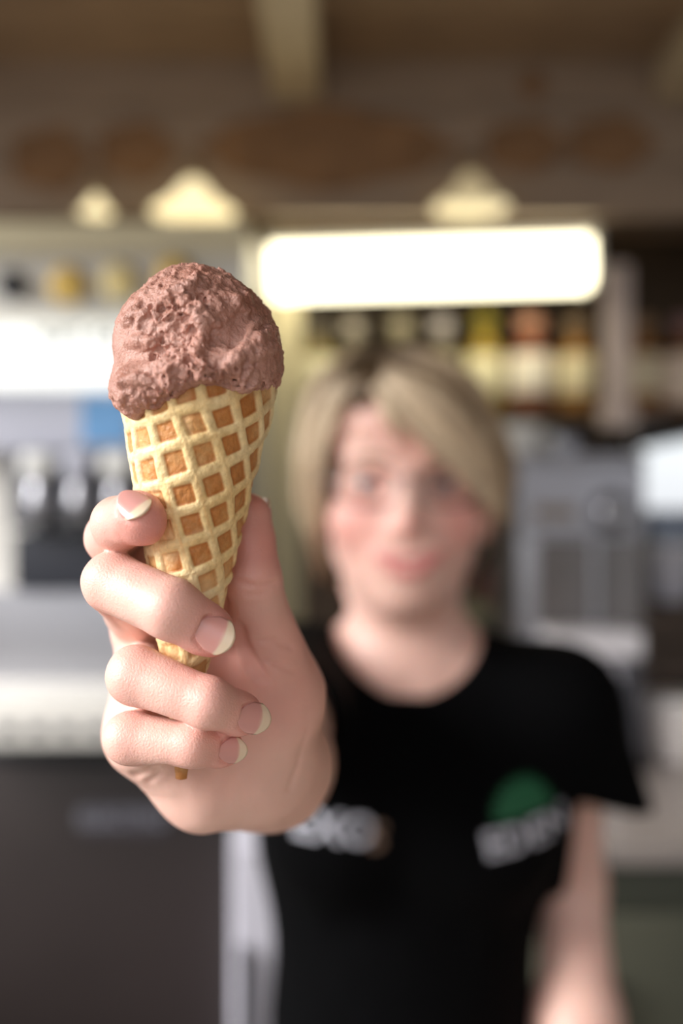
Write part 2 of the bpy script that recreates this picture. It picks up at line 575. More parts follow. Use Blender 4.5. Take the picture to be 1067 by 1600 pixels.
def text_mesh(txt, size, bold=False):
    cu = bpy.data.curves.new('txt', 'FONT'); cu.body = txt; cu.size = size; cu.align_x = 'CENTER'; cu.align_y = 'CENTER'
    cu.resolution_u = 3
    if bold: cu.offset = size * .025
    o = bpy.data.objects.new('txt', cu); COL.objects.link(o)
    me = bpy.data.meshes.new_from_object(o.evaluated_get(bpy.context.evaluated_depsgraph_get()))
    bm = bmesh.new(); bm.from_mesh(me)
    bmesh.ops.triangulate(bm, faces=bm.faces[:])
    bmesh.ops.subdivide_edges(bm, edges=[e for e in bm.edges if e.calc_length() > size * .25], cuts=2)
    bmesh.ops.triangulate(bm, faces=bm.faces[:])
    V = np.array([v.co[:] for v in bm.verts]); bm.verts.index_update()
    F = [[v.index for v in f.verts] for f in bm.faces]
    bm.free(); bpy.data.objects.remove(o); bpy.data.meshes.remove(me); bpy.data.curves.remove(cu)
    return V, F
def flat_text(txt, px, py, hpx, Y, m, parent, name='lettering'):
    s = hpx * Y / FPX / .7
    V, F = text_mesh(txt, s, True)
    c = W(px, py, Y)
    return obj(name, np.stack([c[0] + V[:, 0], np.full(len(V), Y), c[2] + V[:, 1]], 1), F, m, parent, False)
grey_ink = mat('grey ink', (70, 80, 76), .5)
flat_text('SOFT ICE', 122, 525, 22, MY - .031, grey_ink, wp)

# tap block: dark head, three taps with handles
th = mp('tap_head', 14, R0 - 10, 706, 826, steel_d, MY - .035, .085, .01)
for px in (62, 125, 186, 250, 315):
    c = P(px, 768, MY - .06)
    t = MB().lathe(c, [(.018, -.04), (.019, -.012), (.016, 0), (.013, .03)], 18).build('tap', steel, mach, True)
    MB().box(c[0] - .021, c[0] + .021, c[1] - .022, c[1] + .012, c[2] + .022, c[2] + .055, .008).build('tap_handle', white_m if px != 125 else lilac_m, t, True)
    MB().lathe(c + [0, 0, -.062], [(.010, 0), (.013, .006), (.013, .024)], 14).build('nozzle', black_m, t, True)
mp('splash_recess', 20, R0 - 12, 832, 922, navy_m, MY - .01, .06)
mp('splash_plate', L0, R0, 924, 1086, steel, MY, .05)
tr = mp('drip_tray', L0, R0, 1090, 1168, grey_m, MY - .14, .2, .012)
for k in range(12):
    x = -140 + k * 46
    p0 = P(x, 1150, MY - .145); p1 = P(x + 24, 1132, MY - .145)
    MB().box(p0[0], p1[0], MY - .143, MY - .138, p0[2], p1[2], .002).build('slot', steel_d, tr)
mp('seam', L0, R0, 1172, 1192, black_m, MY + .02, .04)
lo = mp('lower_panel', L0, R0, 1196, 2180, brownpanel_m, MY, .06)
pbox(126, 258, 1256, 1302, MY - .003, .004, .001).build('name_plate', mat('dull grey plate', (62, 58, 64), .5), lo)
flat_text('ELECTRO', 192, 1279, 24, MY - .0045, mat('pale plate ink', (120, 120, 128), .5), lo)
for px in (-120, 360):
    c = P(px, 800); MB().lathe((c[0], MY + .08, 0), [(.025, 0), (.025, .012), (.012, .03), (.012, .06)], 14).build('foot', black_m, mach, True)

# narrow white unit beside it
nw = thing('narrow_cabinet', 'narrow white metal cabinet between the soft serve machine and the woman', 'cabinet', (*W(398, 0, 1.40)[:2], 0))
a, b = W(360, 1288, 1.375), W(440, 1288, 1.375)
autosmooth(MB().box(a[0], b[0], 1.375, 1.492, .03, a[2], .012).build('body', mat('lilac white enamel', (206, 204, 214), .3, noise=.04), nw))
MB().box(a[0] + .006, b[0] - .006, 1.369, 1.38, .1, a[2] - .03, .004).build('door', mat('lilac white enamel', ), nw)
MB().box(a[0] + .012, a[0] + .018, 1.352, 1.37, a[2] - .3, a[2] - .16, .002).build('handle', steel, nw)
MB().box(a[0] + .01, b[0] - .01, 1.39, 1.485, 0, .032).build('plinth', black_m, nw)

# ------------------------------------------------------------------ bottle shelf
SY = 2.02
sz = W(0, 644, SY)[2]
sx0, sx1 = W(472, 0, SY)[0], XR - .02
sh = thing('bottle_shelf', 'dark wooden wall shelf carrying a row of bottles', 'shelf', ((sx0 + sx1) / 2, SY + .1, sz - .03))
MB().box(sx0, sx1, SY - .05, YB - .14, sz - .014, sz, .003).build('board', wood_dark, sh)
for px in (500, 760, 1090):
    x = W(px, 0, SY)[0]
    MB().prism([(x - .01, 0), (x + .01, 0), (x + .01, 1), (x - .01, 1)], 0, 1)
    bb = MB().box(x - .01, x + .01, SY, YB - .002, sz - .05, sz - .013, .003)
    bb.build('bracket', steel_d, sh)
MB().box(sx0, sx1, YB - .14, YB - .002, sz - .02, sz + .02, .003).build('back_rail', wood_dark, sh)
# pale upright dividing the shelf
a, b = W(946, 460, SY - .08), W(986, 644, SY - .08)
up = thing('shelf_upright', 'pale pinkish upright post standing in front of the bottle row', 'post', ((a[0] + b[0]) / 2, SY - .07, b[2] - .03))
MB().box(a[0], b[0], SY - .085, SY - .055, b[2] + .012, a[2] + .06, .006).build('post', mat('pale pink grey paint', (206, 190, 186), .45), up)
MB().box(a[0] - .008, b[0] + .008, SY - .09, SY - .05, b[2] - .03, b[2] + .012, .004).build('foot_block', mat('pale pink grey paint'), up)

def bottle(px, py_top, rpx, glass_rgb, cap_rgb, label_rgb, label, lab_py=(558, 620), square=False):
    c = W(px, 644, SY); c[2] = sz
    r = rpx * SY / FPX
    H = (644 - py_top) * SY / FPX
    t = thing('bottle', label, 'bottle', c)
    g = mat('glass %d %d %d' % glass_rgb, glass_rgb, .12, trans=.35, noise=.1, nscale=20)
    hs = H * .60
    MB().lathe(c, [(r * .9, .001), (r, .006), (r, hs), (r * .93, hs + H * .05), (r * .55, hs + H * .13), (r * .40, hs + H * .18), (r * .38, H * .9), (r * .43, H * .91), (r * .43, H * .94)], 24).build('glass_body', g, t, True)
    z0 = (644 - lab_py[1]) * SY / FPX; z1 = min((644 - lab_py[0]) * SY / FPX, hs)
    MB().lathe(c, [(r * 1.0, z0), (r * 1.015, z0 + .001), (r * 1.015, z1 - .001), (r * 1.0, z1)], 24).build('paper_label', mat('label %d %d %d' % label_rgb, label_rgb, .5, noise=.12, nscale=30), t, True)
    ck = r * .62
    MB().lathe(c, [(ck * .8, H * .84), (ck, H * .85), (ck, H * .985), (ck * .8, H)], 20).build('cap', mat('cap %d %d %d' % cap_rgb, cap_rgb, .3), t, True)
    return t
bottle(496, 505, 27, (170, 150, 90), (120, 112, 104), (232, 228, 204), 'pale yellow bottle with white label next to the cream post', (545, 618))
bottle(551, 503, 27, (120, 112, 92), (186, 176, 166), (206, 196, 170), 'bottle with pale grey cap, second along the shelf from the cream post')
bottle(626, 500, 30, (120, 110, 84), (168, 158, 136), (200, 190, 160), 'bottle with beige cap, third along the shelf from the cream post')
bottle(690, 500, 27, (116, 104, 86), (190, 182, 184), (196, 186, 160), 'bottle with bright silver cap, fourth along the shelf from the cream post')
bottle(757, 492, 29, (190, 160, 50), (136, 124, 22), (240, 232, 196), 'golden bottle with olive green cap and cream label', (558, 618))
bottle(828, 498, 34, (150, 70, 26), (206, 150, 124), (250, 242, 228), 'amber red bottle with salmon cap and large white label', (552, 618))
bottle(901, 500, 31, (186, 128, 40), (146, 122, 96), (236, 224, 186), 'amber bottle with brown cap and cream label beside the upright post', (552, 618))
bottle(1006, 498, 29, (176, 116, 44), (150, 122, 98), (228, 216, 188), 'amber bottle with tan cap and pale label past the upright post', (556, 618))
bottle(1068, 496, 31, (150, 96, 48), (150, 116, 118), (232, 214, 200), 'brown bottle with mauve cap at the far end of the shelf', (552, 632))

# metal cups hanging below the shelf
def cup(px, py, rpx, Y, m, label, name='metal_cup', cat='cup'):
    c = W(px, py, Y); r = rpx * Y / FPX
    t = thing(name, label, cat, (c[0], c[1], c[2] - r))
    MB().lathe((c[0], c[1], c[2] - r), [(r * .72, 0), (r * .8, .003), (r * .98, r * 1.1), (r, r * 1.8), (r * 1.06, r * 1.86), (r * .96, r * 1.9), (r * .93, r * 1.8), (r * .7, .01)], 24).build('bowl', m, t, True)
    MB().tube([(c[0], c[1], c[2] + r * .8), (c[0], c[1], min(sz - .03, c[2] + r * 2.2))], .003, 6).build('hook', steel_d, t)
    return t
bright = mat('polished white metal', (246, 246, 246), .25, .1)
cup(812, 694, 34, 1.84, bright, 'bright metal cup hanging under the bottle shelf, larger of two')
cup(884, 703, 20, 1.80, mat('polished blue metal', (206, 212, 232), .2, .4), 'small bluish metal cup hanging under the bottle shelf')
cup(857, 690, 15, 1.86, bright, 'tiny bright metal cup hanging beside the larger one')

# ------------------------------------------------------------------ right counter
CZ = CAMZ - 520 * 1.25 / FPX
ct = thing('counter', 'grey green service counter with pale worktop running along the right side', 'counter', (.75, 1.6, 0))
cx0 = W(800, 0, 1.5)[0]
MB().box(cx0, XR - .003, 1.27, 2.08, .0, CZ - .03, .004).box(.44, XR - .003, 2.07, YB - .003, 0, CZ - .03).build('body', mat('grey green laminate', (92, 92, 78), .5, noise=.12, nscale=4), ct)
MB().box(cx0 - .01, XR - .003, 1.25, 2.085, CZ - .028, CZ, .006).box(.44, XR - .003, 2.07, YB - .003, CZ - .028, CZ - .0005).build('worktop', mat('pale grey pink worktop', (156, 146, 140), .35, noise=.08, nscale=8), ct)
for k in range(2):
    x0 = cx0 + .02 + k * .45
    dr = MB().box(x0, x0 + .43, 1.255, 1.272, .1, CZ - .09, .004).build('door', mat('grey green laminate'), ct)
    MB().box(x0 + .03, x0 + .05, 1.235, 1.256, CZ - .28, CZ - .16, .004).build('handle', steel, dr)
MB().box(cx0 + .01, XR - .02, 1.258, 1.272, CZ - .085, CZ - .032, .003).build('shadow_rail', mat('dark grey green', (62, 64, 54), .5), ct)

# steel dispenser standing on the counter
DY = 1.60
a, b = W(812, 0, DY), W(1012, 0, DY)
disp = thing('drinks_dispenser', 'square stainless steel drinks dispenser with round dial and white shelf', 'machine', ((a[0] + b[0]) / 2, DY + .15, CZ))
autosmooth(MB().box(a[0], b[0], DY + .02, DY + .34, CZ + .03, W(0, 716, DY)[2], .012).build('body', steel, disp))
MB().box(a[0] - .004, b[0] + .004, DY + .01, DY + .35, W(0, 720, DY)[2], W(0, 708, DY)[2], .005).build('lid', steel, disp)
up_ = pbox(816, 1008, 724, 836, DY, .03, .006).build('upper_panel', mat('grey steel', (160, 160, 168), .38, .6, noise=.06), disp)
c = W(955, 800, DY)
MB().lathe(c, [(.034, 0), (.034, .006), (.028, .010)], 28, 'y').build('dial_ring', steel_d, up_, True)
MB().lathe(c, [(.024, .008), (.024, .02), (.018, .026), (.008, .027)], 24, 'y').build('dial', steel, up_, True)
pbox(836, 900, 790, 812, DY - .004, .006, .001).build('badge', mat('dull brown badge', (120, 108, 96), .5), up_)
for x0, x1 in ((842, 925), (936, 1006)):
    pbox(x0, x1, 842, 984, DY + .004, .02, .004).build('door_panel', mat('dark grey glass', (104, 100, 100), .2, .2, noise=.15, nscale=9), disp)
pbox(926, 936, 838, 988, DY - .006, .03, .003).build('divider', steel, disp)
pbox(862, 1006, 990, 1028, DY - .09, .11, .006).build('white_shelf', mat('white plastic ledge', (226, 222, 226), .4), disp)
pbox(870, 1004, 1032, 1200, DY + .006, .02, .004).build('lower_panel', steel_d, disp)
pbox(938, 972, 1032, 1208, DY - .02, .03, .006).build('pillar', mat('lilac white enamel'), disp)
for x in (a[0] + .02, b[0] - .02):
    for y in (DY + .05, DY + .3):
        MB().lathe((x, y, CZ), [(.014, 0), (.014, .02), (.01, .032)], 12).build('foot', black_m, disp, True)

# things on the back ledge left of the dispenser
ly = 2.10
lz = W(0, 950, ly)[2]
lg = thing('back_ledge', 'pale green ledge behind the woman next to the steel dispenser', 'ledge', (W(770, 0, ly)[0], ly + .2, 0))
MB().box(W(720, 0, ly)[0], W(826, 0, ly)[0], ly, YB - .003, lz - .03, lz, .004).build('board', mat('pale green laminate', (166, 166, 140), .45), lg)
MB().box(W(726, 0, ly)[0], W(822, 0, ly)[0], ly + .02, YB - .003, 0, lz - .03, .004).build('support', mat('dim olive laminate', (120, 116, 96), .5), lg)
def ledge_bottle(px, py_top, rpx, rgb, cap, label):
    c = W(px, 0, ly + .07); c[2] = lz; r = rpx * c[1] / FPX; H = W(0, py_top, ly + .07)[2] - lz
    t = thing('syrup_bottle', label, 'bottle', c)
    MB().lathe(c, [(r * .9, 0), (r, .004), (r, H * .6), (r * .7, H * .72), (r * .35, H * .8), (r * .35, H * .88)], 20).build('plastic_body', mat('syrup %d %d %d' % rgb, rgb, .3), t, True)
    MB().lathe(c, [(r * .5, H * .86), (r * .5, H * .93), (r * .15, H * .96), (r * .1, H)], 16).build('nozzle_cap', mat('syrup cap %d %d %d' % cap, cap, .4), t, True)
ledge_bottle(772, 842, 21, (112, 58, 48), (40, 38, 36), 'dark red syrup bottle on the pale green ledge')
ledge_bottle(811, 830, 13, (60, 66, 62), (70, 74, 70), 'dark grey slim bottle on the pale green ledge')

# items by the window and on the counter
cz1 = W(0, 944, 1.93)[2]
a, b = W(990, 0, 1.93), W(1120, 0, 1.93)
cr = thing('wooden_crate', 'dark brown wooden crate on the right counter under the bright window', 'crate', ((a[0] + b[0]) / 2, 2.08, CZ))
crm_ = mat('dark crate wood', (84, 68, 56), .6, noise=.25, nscale=8, stretch=(1, 1, 8))
for k in range(3):
    hh = (cz1 - CZ) / 3
    MB().box(a[0], b[0], 1.93, 1.942, CZ + k * hh + .003, CZ + (k + 1) * hh - .003, .002).build('slat', crm_, cr)
    MB().box(a[0], b[0], 2.25, 2.262, CZ + k * hh + .003, CZ + (k + 1) * hh - .003, .002).build('slat', crm_, cr)
MB().box(a[0], a[0] + .014, 1.942, 2.25, CZ, cz1 - .002, .002).build('side_board', crm_, cr)
MB().box(b[0] - .014, b[0], 1.942, 2.25, CZ, cz1 - .002, .002).build('side_board', crm_, cr)
MB().box(a[0] + .014, b[0] - .014, 1.942, 2.25, cz1 - .016, cz1 - .002, .002).build('lid_board', crm_, cr)
wbx = thing('metal_container', 'blue grey metal container on the crate under the bright window', 'container', (*W(1060, 0, 2.15)[:2], cz1))
a, b = W(1020, 876, 2.12), W(1110, 806, 2.12)
MB().box(a[0], b[0], 2.12, 2.24, cz1, b[2], .01).build('tub', mat('blue grey metal', (128, 138, 156), .3, .5), wbx)
MB().box(a[0] - .006, b[0] + .006, 2.112, 2.248, b[2], b[2] + .014, .005).build('rim', mat('pale blue metal', (190, 196, 214), .3, .3), wbx)
def tub(px, py_c, rpx, hpx, Y, rgb, label, lid, bz=None):
    c = W(px, py_c + hpx, Y); r = rpx * Y / FPX; H = 2 * hpx * Y / FPX
    c[2] = CZ if bz is None else bz
    H = W(0, py_c - hpx, Y)[2] - c[2]
    t = thing('plastic_tub', label, 'tub', c)
    m = mat('tub %d %d %d' % rgb, rgb, .35)
    MB().lathe(c, [(r * .82, 0), (r * .88, .005), (r, H * .82), (r * 1.0, H * .84)], 28).build('bucket', m, t, True)
    MB().lathe(c, [(r * 1.06, H * .82), (r * 1.08, H * .9), (r * 1.02, H * .96), (r * .8, H), (r * .2, H)], 28).build('lid', mat('lid %d %d %d' % lid, lid, .35), t, True)
tub(1060, 1142, 54, 58, 1.68, (244, 236, 232), 'round white lidded tub standing on the right counter', (250, 246, 244))
tub(1046, 894, 36, 46, 2.0, (214, 214, 228), 'pale lilac lidded tub in front of the metal container', (226, 226, 238), cz1 + .001)

# =================================================================== THE PERSON
Y0 = 0.310
def H(px, py, dz): return W(px, py, Y0 + dz / 1000.0)
mm = 0.001
skin = mat('fair skin', (226, 178, 158), .42, attr='tint', noise=.05, nscale=70, bump=.00022, bscale=1500, sss=.22, sss_scale=.0045)

# ---- finger chains: (px, py, depth mm from the cone axis, radius mm)
FING = {
    'index':  [(238, 905, 42, 10.0), (183, 842, 10, 8.4), (186, 818, -8, 8.1), (215, 808, -18, 7.5)],
    'middle': [(232, 970, 38, 10.2), (176, 910, -8, 9.1), (268, 952, -19.5, 9.0), (321, 984, -16.5, 7.5)],
    'ring':   [(238, 1060, 34, 10.0), (213, 1055, -9, 8.8), (325, 1098, -16.5, 7.6), (372, 1115, -9.5, 6.5)],
    'pinky':  [(240, 1145, 30, 9.6), (204, 1153, -7, 8.0), (300, 1164, -12, 6.7), (345, 1168, -6.5, 5.7)],
    'thumb':  [(432, 1090, 38, 13.0), (421, 1018, 25, 10.6), (395, 905, 13.5, 9.1), (388, 808, 16.5, 7.4)],
}
FP = {k: [(H(a, b, c), r * mm) for a, b, c, r in v] for k, v in FING.items()}
# nails: cuticle-to-tip direction and outward normal, size (mm)
def ortho(n, d):
    d = unit(d); n = np.array(n, float); n = n - d * (n @ d); return unit(n)
NAIL = {}
def nail(k, d, n, w, L, back, r):
    c = FP[k][3][0]; d = unit(d); n = ortho(n, d)
    NAIL[k] = dict(c=c, d=d, n=n, s=np.cross(d, n), w=w * mm, L=L * mm, back=back * mm, r=r * mm)
nail('index', (.72, -.45, -.53), (.16, -.90, .40), 10.2, 11.0, 5.0, 7.5)
nail('middle', (.86, .12, -.42), (.10, -1.0, .12), 11.8, 12.0, 3.4, 7.5)
nail('ring', (.80, .52, -.24), (.42, -.9, .0), 10.4, 11.5, 3.6, 6.6)
nail('pinky', (.84, .46, -.08), (.42, -.9, .0), 8.6, 9.6, 3.2, 5.7)
nail('thumb', (-.10, .10, 1.0), (.72, .70, .0), 11.5, 11.5, 5.0, 7.4)

wrist = H(420, 1196, 76)
elbow = W(422, 1190, .600)
sh_r = W(425, 1092, .865)
FY_CUT = 0.430
fore = [(RC(H(402, 1185, 58), wrist, .0185, .0205), .012),
        (RC(wrist, wrist + (elbow - wrist) * .55, .0205, .030), .012),
        (RC(wrist + (elbow - wrist) * .55, elbow, .030, .0325), .012)]

# ---- head, torso, limbs (world metres)
HX = .0545
def hz_(py, Y): return W(0, py, Y)[2]
eyeZ = hz_(757, .835); chinZ = hz_(955, .835); topZ = hz_(556, .89)
hc = np.array([HX, .897, (eyeZ + topZ) / 2 - .004])
NECKZ = chinZ - .020
def up3(x, y, z): return np.array([x, y, z])
mouthZ = hz_(880, .82); noseZ = hz_(826, .81)
shl = W(864, 1106, .90)
BODY = [
    # torso
    (EL((HX + .006, .93, CAMZ - .285), (.132, .088, .165)), .02),
    (EL((HX + .004, .93, CAMZ - .47), (.112, .082, .14)), .05),
    (EL((HX + .002, .93, CAMZ - .64), (.142, .098, .13)), .05),
    (EL((HX - .056, .866, CAMZ - .262), (.062, .052, .062)), .03),
    (EL((HX + .070, .866, CAMZ - .262), (.062, .052, .062)), .03),
    (RC((HX + .012, .945, CAMZ - .148), sh_r + [.01, .05, 0], .045, .046), .04),
    (RC((HX + .012, .945, CAMZ - .148), shl, .045, .046), .04),
    # neck, trapezius
    (RC((HX + .003, .915, chinZ + .05), (HX + .008, .93, CAMZ - .165), .046, .055), .03),
    (RC((HX - .048, .925, chinZ + .02), (HX - .010, .876, CAMZ - .150), .0085, .0075), .008),
    (RC((HX + .052, .925, chinZ + .02), (HX + .020, .876, CAMZ - .150), .0085, .0075), .008),
    (RC((HX - .010, .873, CAMZ - .158), (HX - .095, .895, CAMZ - .135), .0070, .0070), .010),
    (RC((HX + .020, .873, CAMZ - .158), (HX + .105, .900, CAMZ - .135), .0070, .0070), .010),
    # arms
    (RC(sh_r + [.01, .04, 0], elbow, .043, .033), .02),
    (RC(shl, W(892, 1380, .965), .046, .030), .02),
    (RC(W(892, 1380, .965), W(904, 1600, .90), .030, .036), .02),
    (RC(W(904, 1600, .90), W(905, 1900, .80), .036, .023), .02),
    # resting left hand below the frame
    (RC(W(905, 1900, .80), W(900, 2010, .765), .024, .030), .02),
    # legs
    (RC((HX - .078, .935, CAMZ - .66), (HX - .088, .925, .46), .082, .054), .03),
    (RC((HX + .082, .935, CAMZ - .66), (HX + .092, .925, .46), .082, .054), .03),
    (RC((HX - .088, .925, .46), (HX - .090, .955, .09), .054, .036), .02),
    (RC((HX + .092, .925, .46), (HX + .094, .955, .09), .054, .036), .02),
    (RC((HX - .090, .945, .055), (HX - .096, .80, .035), .036, .030), .02),
    (RC((HX + .094, .945, .055), (HX + .100, .80, .035), .036, .030), .02),
]
for q in range(4):
    b0 = W(876 + q * 17, 2040, .755 + .008 * abs(q - 1)); b1 = W(874 + q * 20, 2150 - 12 * abs(q - 1), .735)
    BODY.append((RC(b0, (b0 + b1) / 2 + [0, -.01, 0], .0092, .0086), .006))
    BODY.append((RC((b0 + b1) / 2 + [0, -.01, 0], b1 + [0, .012, -.006], .0086, .007), .006))
BODY.append((RC(W(870, 1950, .77), W(842, 2050, .74), .011, .0082), .008))
HEAD = [
    (EL(hc, (.0745, .0935, topZ - .008 - hc[2])), .01),
    (EL((HX, .868, eyeZ - .035), (.0605, .058, .080)), .03),
    (RC((HX - .041, .885, mouthZ + .012), (HX - .008, .842, chinZ + .018), .019, .017), .02),
    (RC((HX + .041, .885, mouthZ + .012), (HX + .008, .842, chinZ + .018), .019, .017), .02),
    (EL((HX, .836, chinZ + .017), (.020, .018, .016)), .016),
    (EL((HX - .038, .845, noseZ + .006), (.027, .021, .023)), .016),
    (EL((HX + .038, .845, noseZ + .006), (.027, .021, .023)), .016),
    (RC((HX, .816, eyeZ + .006), (HX - .002, .8055, noseZ + .002), .0075, .0098), .010),
    (EL((HX - .0125, .815, noseZ - .001), (.0078, .0085, .0068)), .005),
    (EL((HX + .0095, .815, noseZ - .001), (.0078, .0085, .0068)), .005),
    (RC((HX - .045, .838, eyeZ + .022), (HX - .012, .824, eyeZ + .020), .008, .009), .010),
    (RC((HX + .045, .838, eyeZ + .022), (HX + .012, .824, eyeZ + .020), .008, .009), .010),
    (EL((HX, .826, mouthZ + .002), (.027, .016, .020)), .014),
]
for s in (-1, 1):
    HEAD.append((EL((HX + s * .075, .905, eyeZ - .020), (.010, .020, .031)), .006))
LIPS = []
for s_ in (-1, 1):
    cx_l = HX + s_ * .0265 + .001
    LIPS += [(RC((cx_l, .8150, mouthZ + .0070), (HX + s_ * .006, .8095, mouthZ + .0042), .0020, .0030), .0025),
             (RC((HX + s_ * .006, .8095, mouthZ + .0042), (HX, .8095, mouthZ + .0036), .0030, .0026), .0025),
             (RC((cx_l, .8150, mouthZ + .0062), (HX + s_ * .008, .8100, mouthZ - .0068), .0018, .0034), .0025),
             (RC((HX + s_ * .008, .8100, mouthZ - .0068), (HX, .8098, mouthZ - .0076), .0034, .0036), .0025)]
EYES = [np.array([HX + s * .0325, .8435, eyeZ]) for s in (-1, 1)]

def sculpt_body(f):
    for p, k in BODY: f.add(p, k)
    for p, k in fore: f.add(p, k)
    for p, k in HEAD: f.add(p, k)
    for e in EYES: f.add(EL(e + [0, -.012, 0], (.0165, .013, .0115)), .008, sub=True)
    for p, k in LIPS: f.add(p, k)
    for s_ in (-1, 1): f.add(RC((HX + s_ * .019, .809, mouthZ + .0036), (HX, .8065, mouthZ - .0016), .0018, .0036), .0015, sub=True)
    for e in EYES:   # lids
        f.add(RC(e + [-.0145, -.003, .0045], e + [0, -.0076, .0074], .0048, .0052), .003); f.add(RC(e + [.0145, -.003, .0045], e + [0, -.0076, .0074], .0048, .0052), .003)
        f.add(RC(e + [-.014, -.003, -.0062], e + [0, -.0072, -.0080], .0044, .0046), .003); f.add(RC(e + [.014, -.003, -.0062], e + [0, -.0072, -.0080], .0044, .0046), .003)
    f.add(EL((HX - .008, .806, noseZ - .008), (.0036, .004, .003)), .002, sub=True)
    f.add(EL((HX + .005, .806, noseZ - .008), (.0036, .004, .003)), .002, sub=True)
    return f

# ---- fine field for the hand
fh_ = Field((-.090, .266, CAMZ - .150), (.012, FY_CUT, CAMZ + .012), .00066)
palm = fh_.like()
hyp = [RC(H(218, 1150, 30), H(318, 1226, 42), .0118, .0138), RC(H(318, 1226, 42), wrist, .0138, .0170)]
slab = [RC(FP[k][0][0], H(395, 1175, 58), r * mm, .015) for k, r in (('index', 9.5), ('middle', 10), ('ring', 10), ('pinky', 9.5))]
for p in slab: palm.add(p, .012)
for a_, b_ in (('index', 'middle'), ('middle', 'ring'), ('ring', 'pinky')):
    palm.add(RC(FP[a_][0][0], FP[b_][0][0], .0098, .0098), .008)
for p in hyp: palm.add(p, .012)
# thenar mass and the web towards the index
palm.add(RC(H(410, 1190, 52), FP['thumb'][0][0], .0165, .0140), .014)
palm.add(RC(FP['thumb'][0][0], H(375, 1150, 44), .0135, .0120), .012)
palm.add(RC(H(412, 985, 27), H(300, 930, 44), .0070, .0070), .014)
palm.add(RC(H(424, 1050, 32), H(300, 960, 44), .0075, .0070), .014)
palm.add(RC(H(430, 1100, 40), H(300, 1000, 44), .0085, .0080), .014)
for p, k in fore: palm.add(p, .014)
hand = palm
for k in ('index', 'middle', 'ring', 'pinky', 'thumb'):
    ff = fh_.like()
    C = FP[k]
    for i in range(3):
        (a, ra), (b, rb) = C[i], C[i + 1]
        ff.add(RC(a, b, ra, rb), .002)
    if k != 'thumb':
        # knuckle pads and a soft finger pad
        pip = C[1][0]; d1 = unit(C[1][0] - C[0][0]); d2 = unit(C[1][0] - C[2][0])
        if k == 'index': ff.add(RC(pip + unit(d1 + d2) * .0012, pip + unit(d1 + d2) * .0016, C[1][1] * .90, C[1][1] * .90), .006)
        N_ = NAIL[k]
        tip = C[3][0]
        ff.add(RC(tip - N_['n'] * .0012, tip + N_['d'] * .0022 - N_['n'] * .0012, C[3][1] * .90, C[3][1] * .80), .004)
    else:
        N_ = NAIL[k]; ff.add(RC(C[3][0] - N_['n'] * .001 - N_['d'] * .006, C[3][0] - N_['n'] * .001, C[3][1] * .98, C[3][1] * .9), .004)
    hand.union(ff, .0085 if k == 'thumb' else .0010)
# soften where fingers leave the palm
for k in ('index', 'middle', 'ring', 'pinky'):
    a, b = FP[k][0][0], FP[k][1][0]
    hand.add(RC(a, a + (b - a) * .35, .0098, .0088), .007)
f = hand.F
# creases: shallow grooves where the palm, thumb and knuckles fold
def groove(pts, r, k=.0012):
    for a, b in zip(pts[:-1], pts[1:]):
        hand.add(RC(a, b, r, r), k, sub=True)
def surf(px, py):
    Ys = np.arange(.275, .425, .0003)
    Pn = np.stack([(px - 533.5) * Ys / FPX, Ys, CAMZ + (800 - py) * Ys / FPX], 1)
    ix = np.clip(np.round((Pn - hand.lo) / hand.h).astype(int), 0, hand.n - 1)
    v = hand.F[tuple(ix.T)]
    h_ = np.argmax(v < 0) if (v < 0).any() else 100
    return Pn[h_]
GR = [([(372, 985), (378, 1012), (392, 1040), (408, 1060)], .0019, .0035), ([(372, 910), (385, 914), (410, 916), (434, 910)], .0006, .0016),
      ([(385, 930), (402, 930), (420, 926)], .0004, .0014), ([(395, 1000), (425, 1002), (455, 1010)], .0005, .0016),
      ([(184, 1218), (212, 1212), (240, 1202), (258, 1198)], .0007, .0022), ([(205, 1232), (232, 1222), (250, 1206)], .0005, .0018),
      ([(410, 1028), (440, 1042), (462, 1050)], .0004, .0014), ([(452, 1232), (466, 1190), (482, 1140)], .0003, .0016)]
GRP = [([surf(*p) for p in pts], r, k) for pts, r, k in GR]
for pts, r, k in GRP: groove(pts, r, k)
bandidx = np.argwhere(np.abs(hand.F) < .004)
PB = hand.lo + bandidx * hand.h
dB = hand.F[tuple(bandidx.T)]
# fine skin folds across the backs of the finger joints
for k in ('index', 'middle', 'ring', 'pinky'):
    for j in (1, 2):
        c, r = FP[k][j]
        ax = unit(FP[k][j + 1][0] - FP[k][j][0])
        t = (PB - c) @ ax
        near = np.exp(-((PB - c) ** 2).sum(1) / (r * 1.25) ** 2)
        wob = vnoise(PB, .004, 5) * .0006
        fold = np.cos((t + wob) / (.00165 if j == 1 else .0015) * 2 * np.pi)
        dB = dB + near * np.maximum(fold, .2) * (.00020 if j == 1 else .00020)
# gentle fleshiness
dB = dB + fbm(PB, .009, 2, 11) * .00022
hand.F[tuple(bandidx.T)] = dB
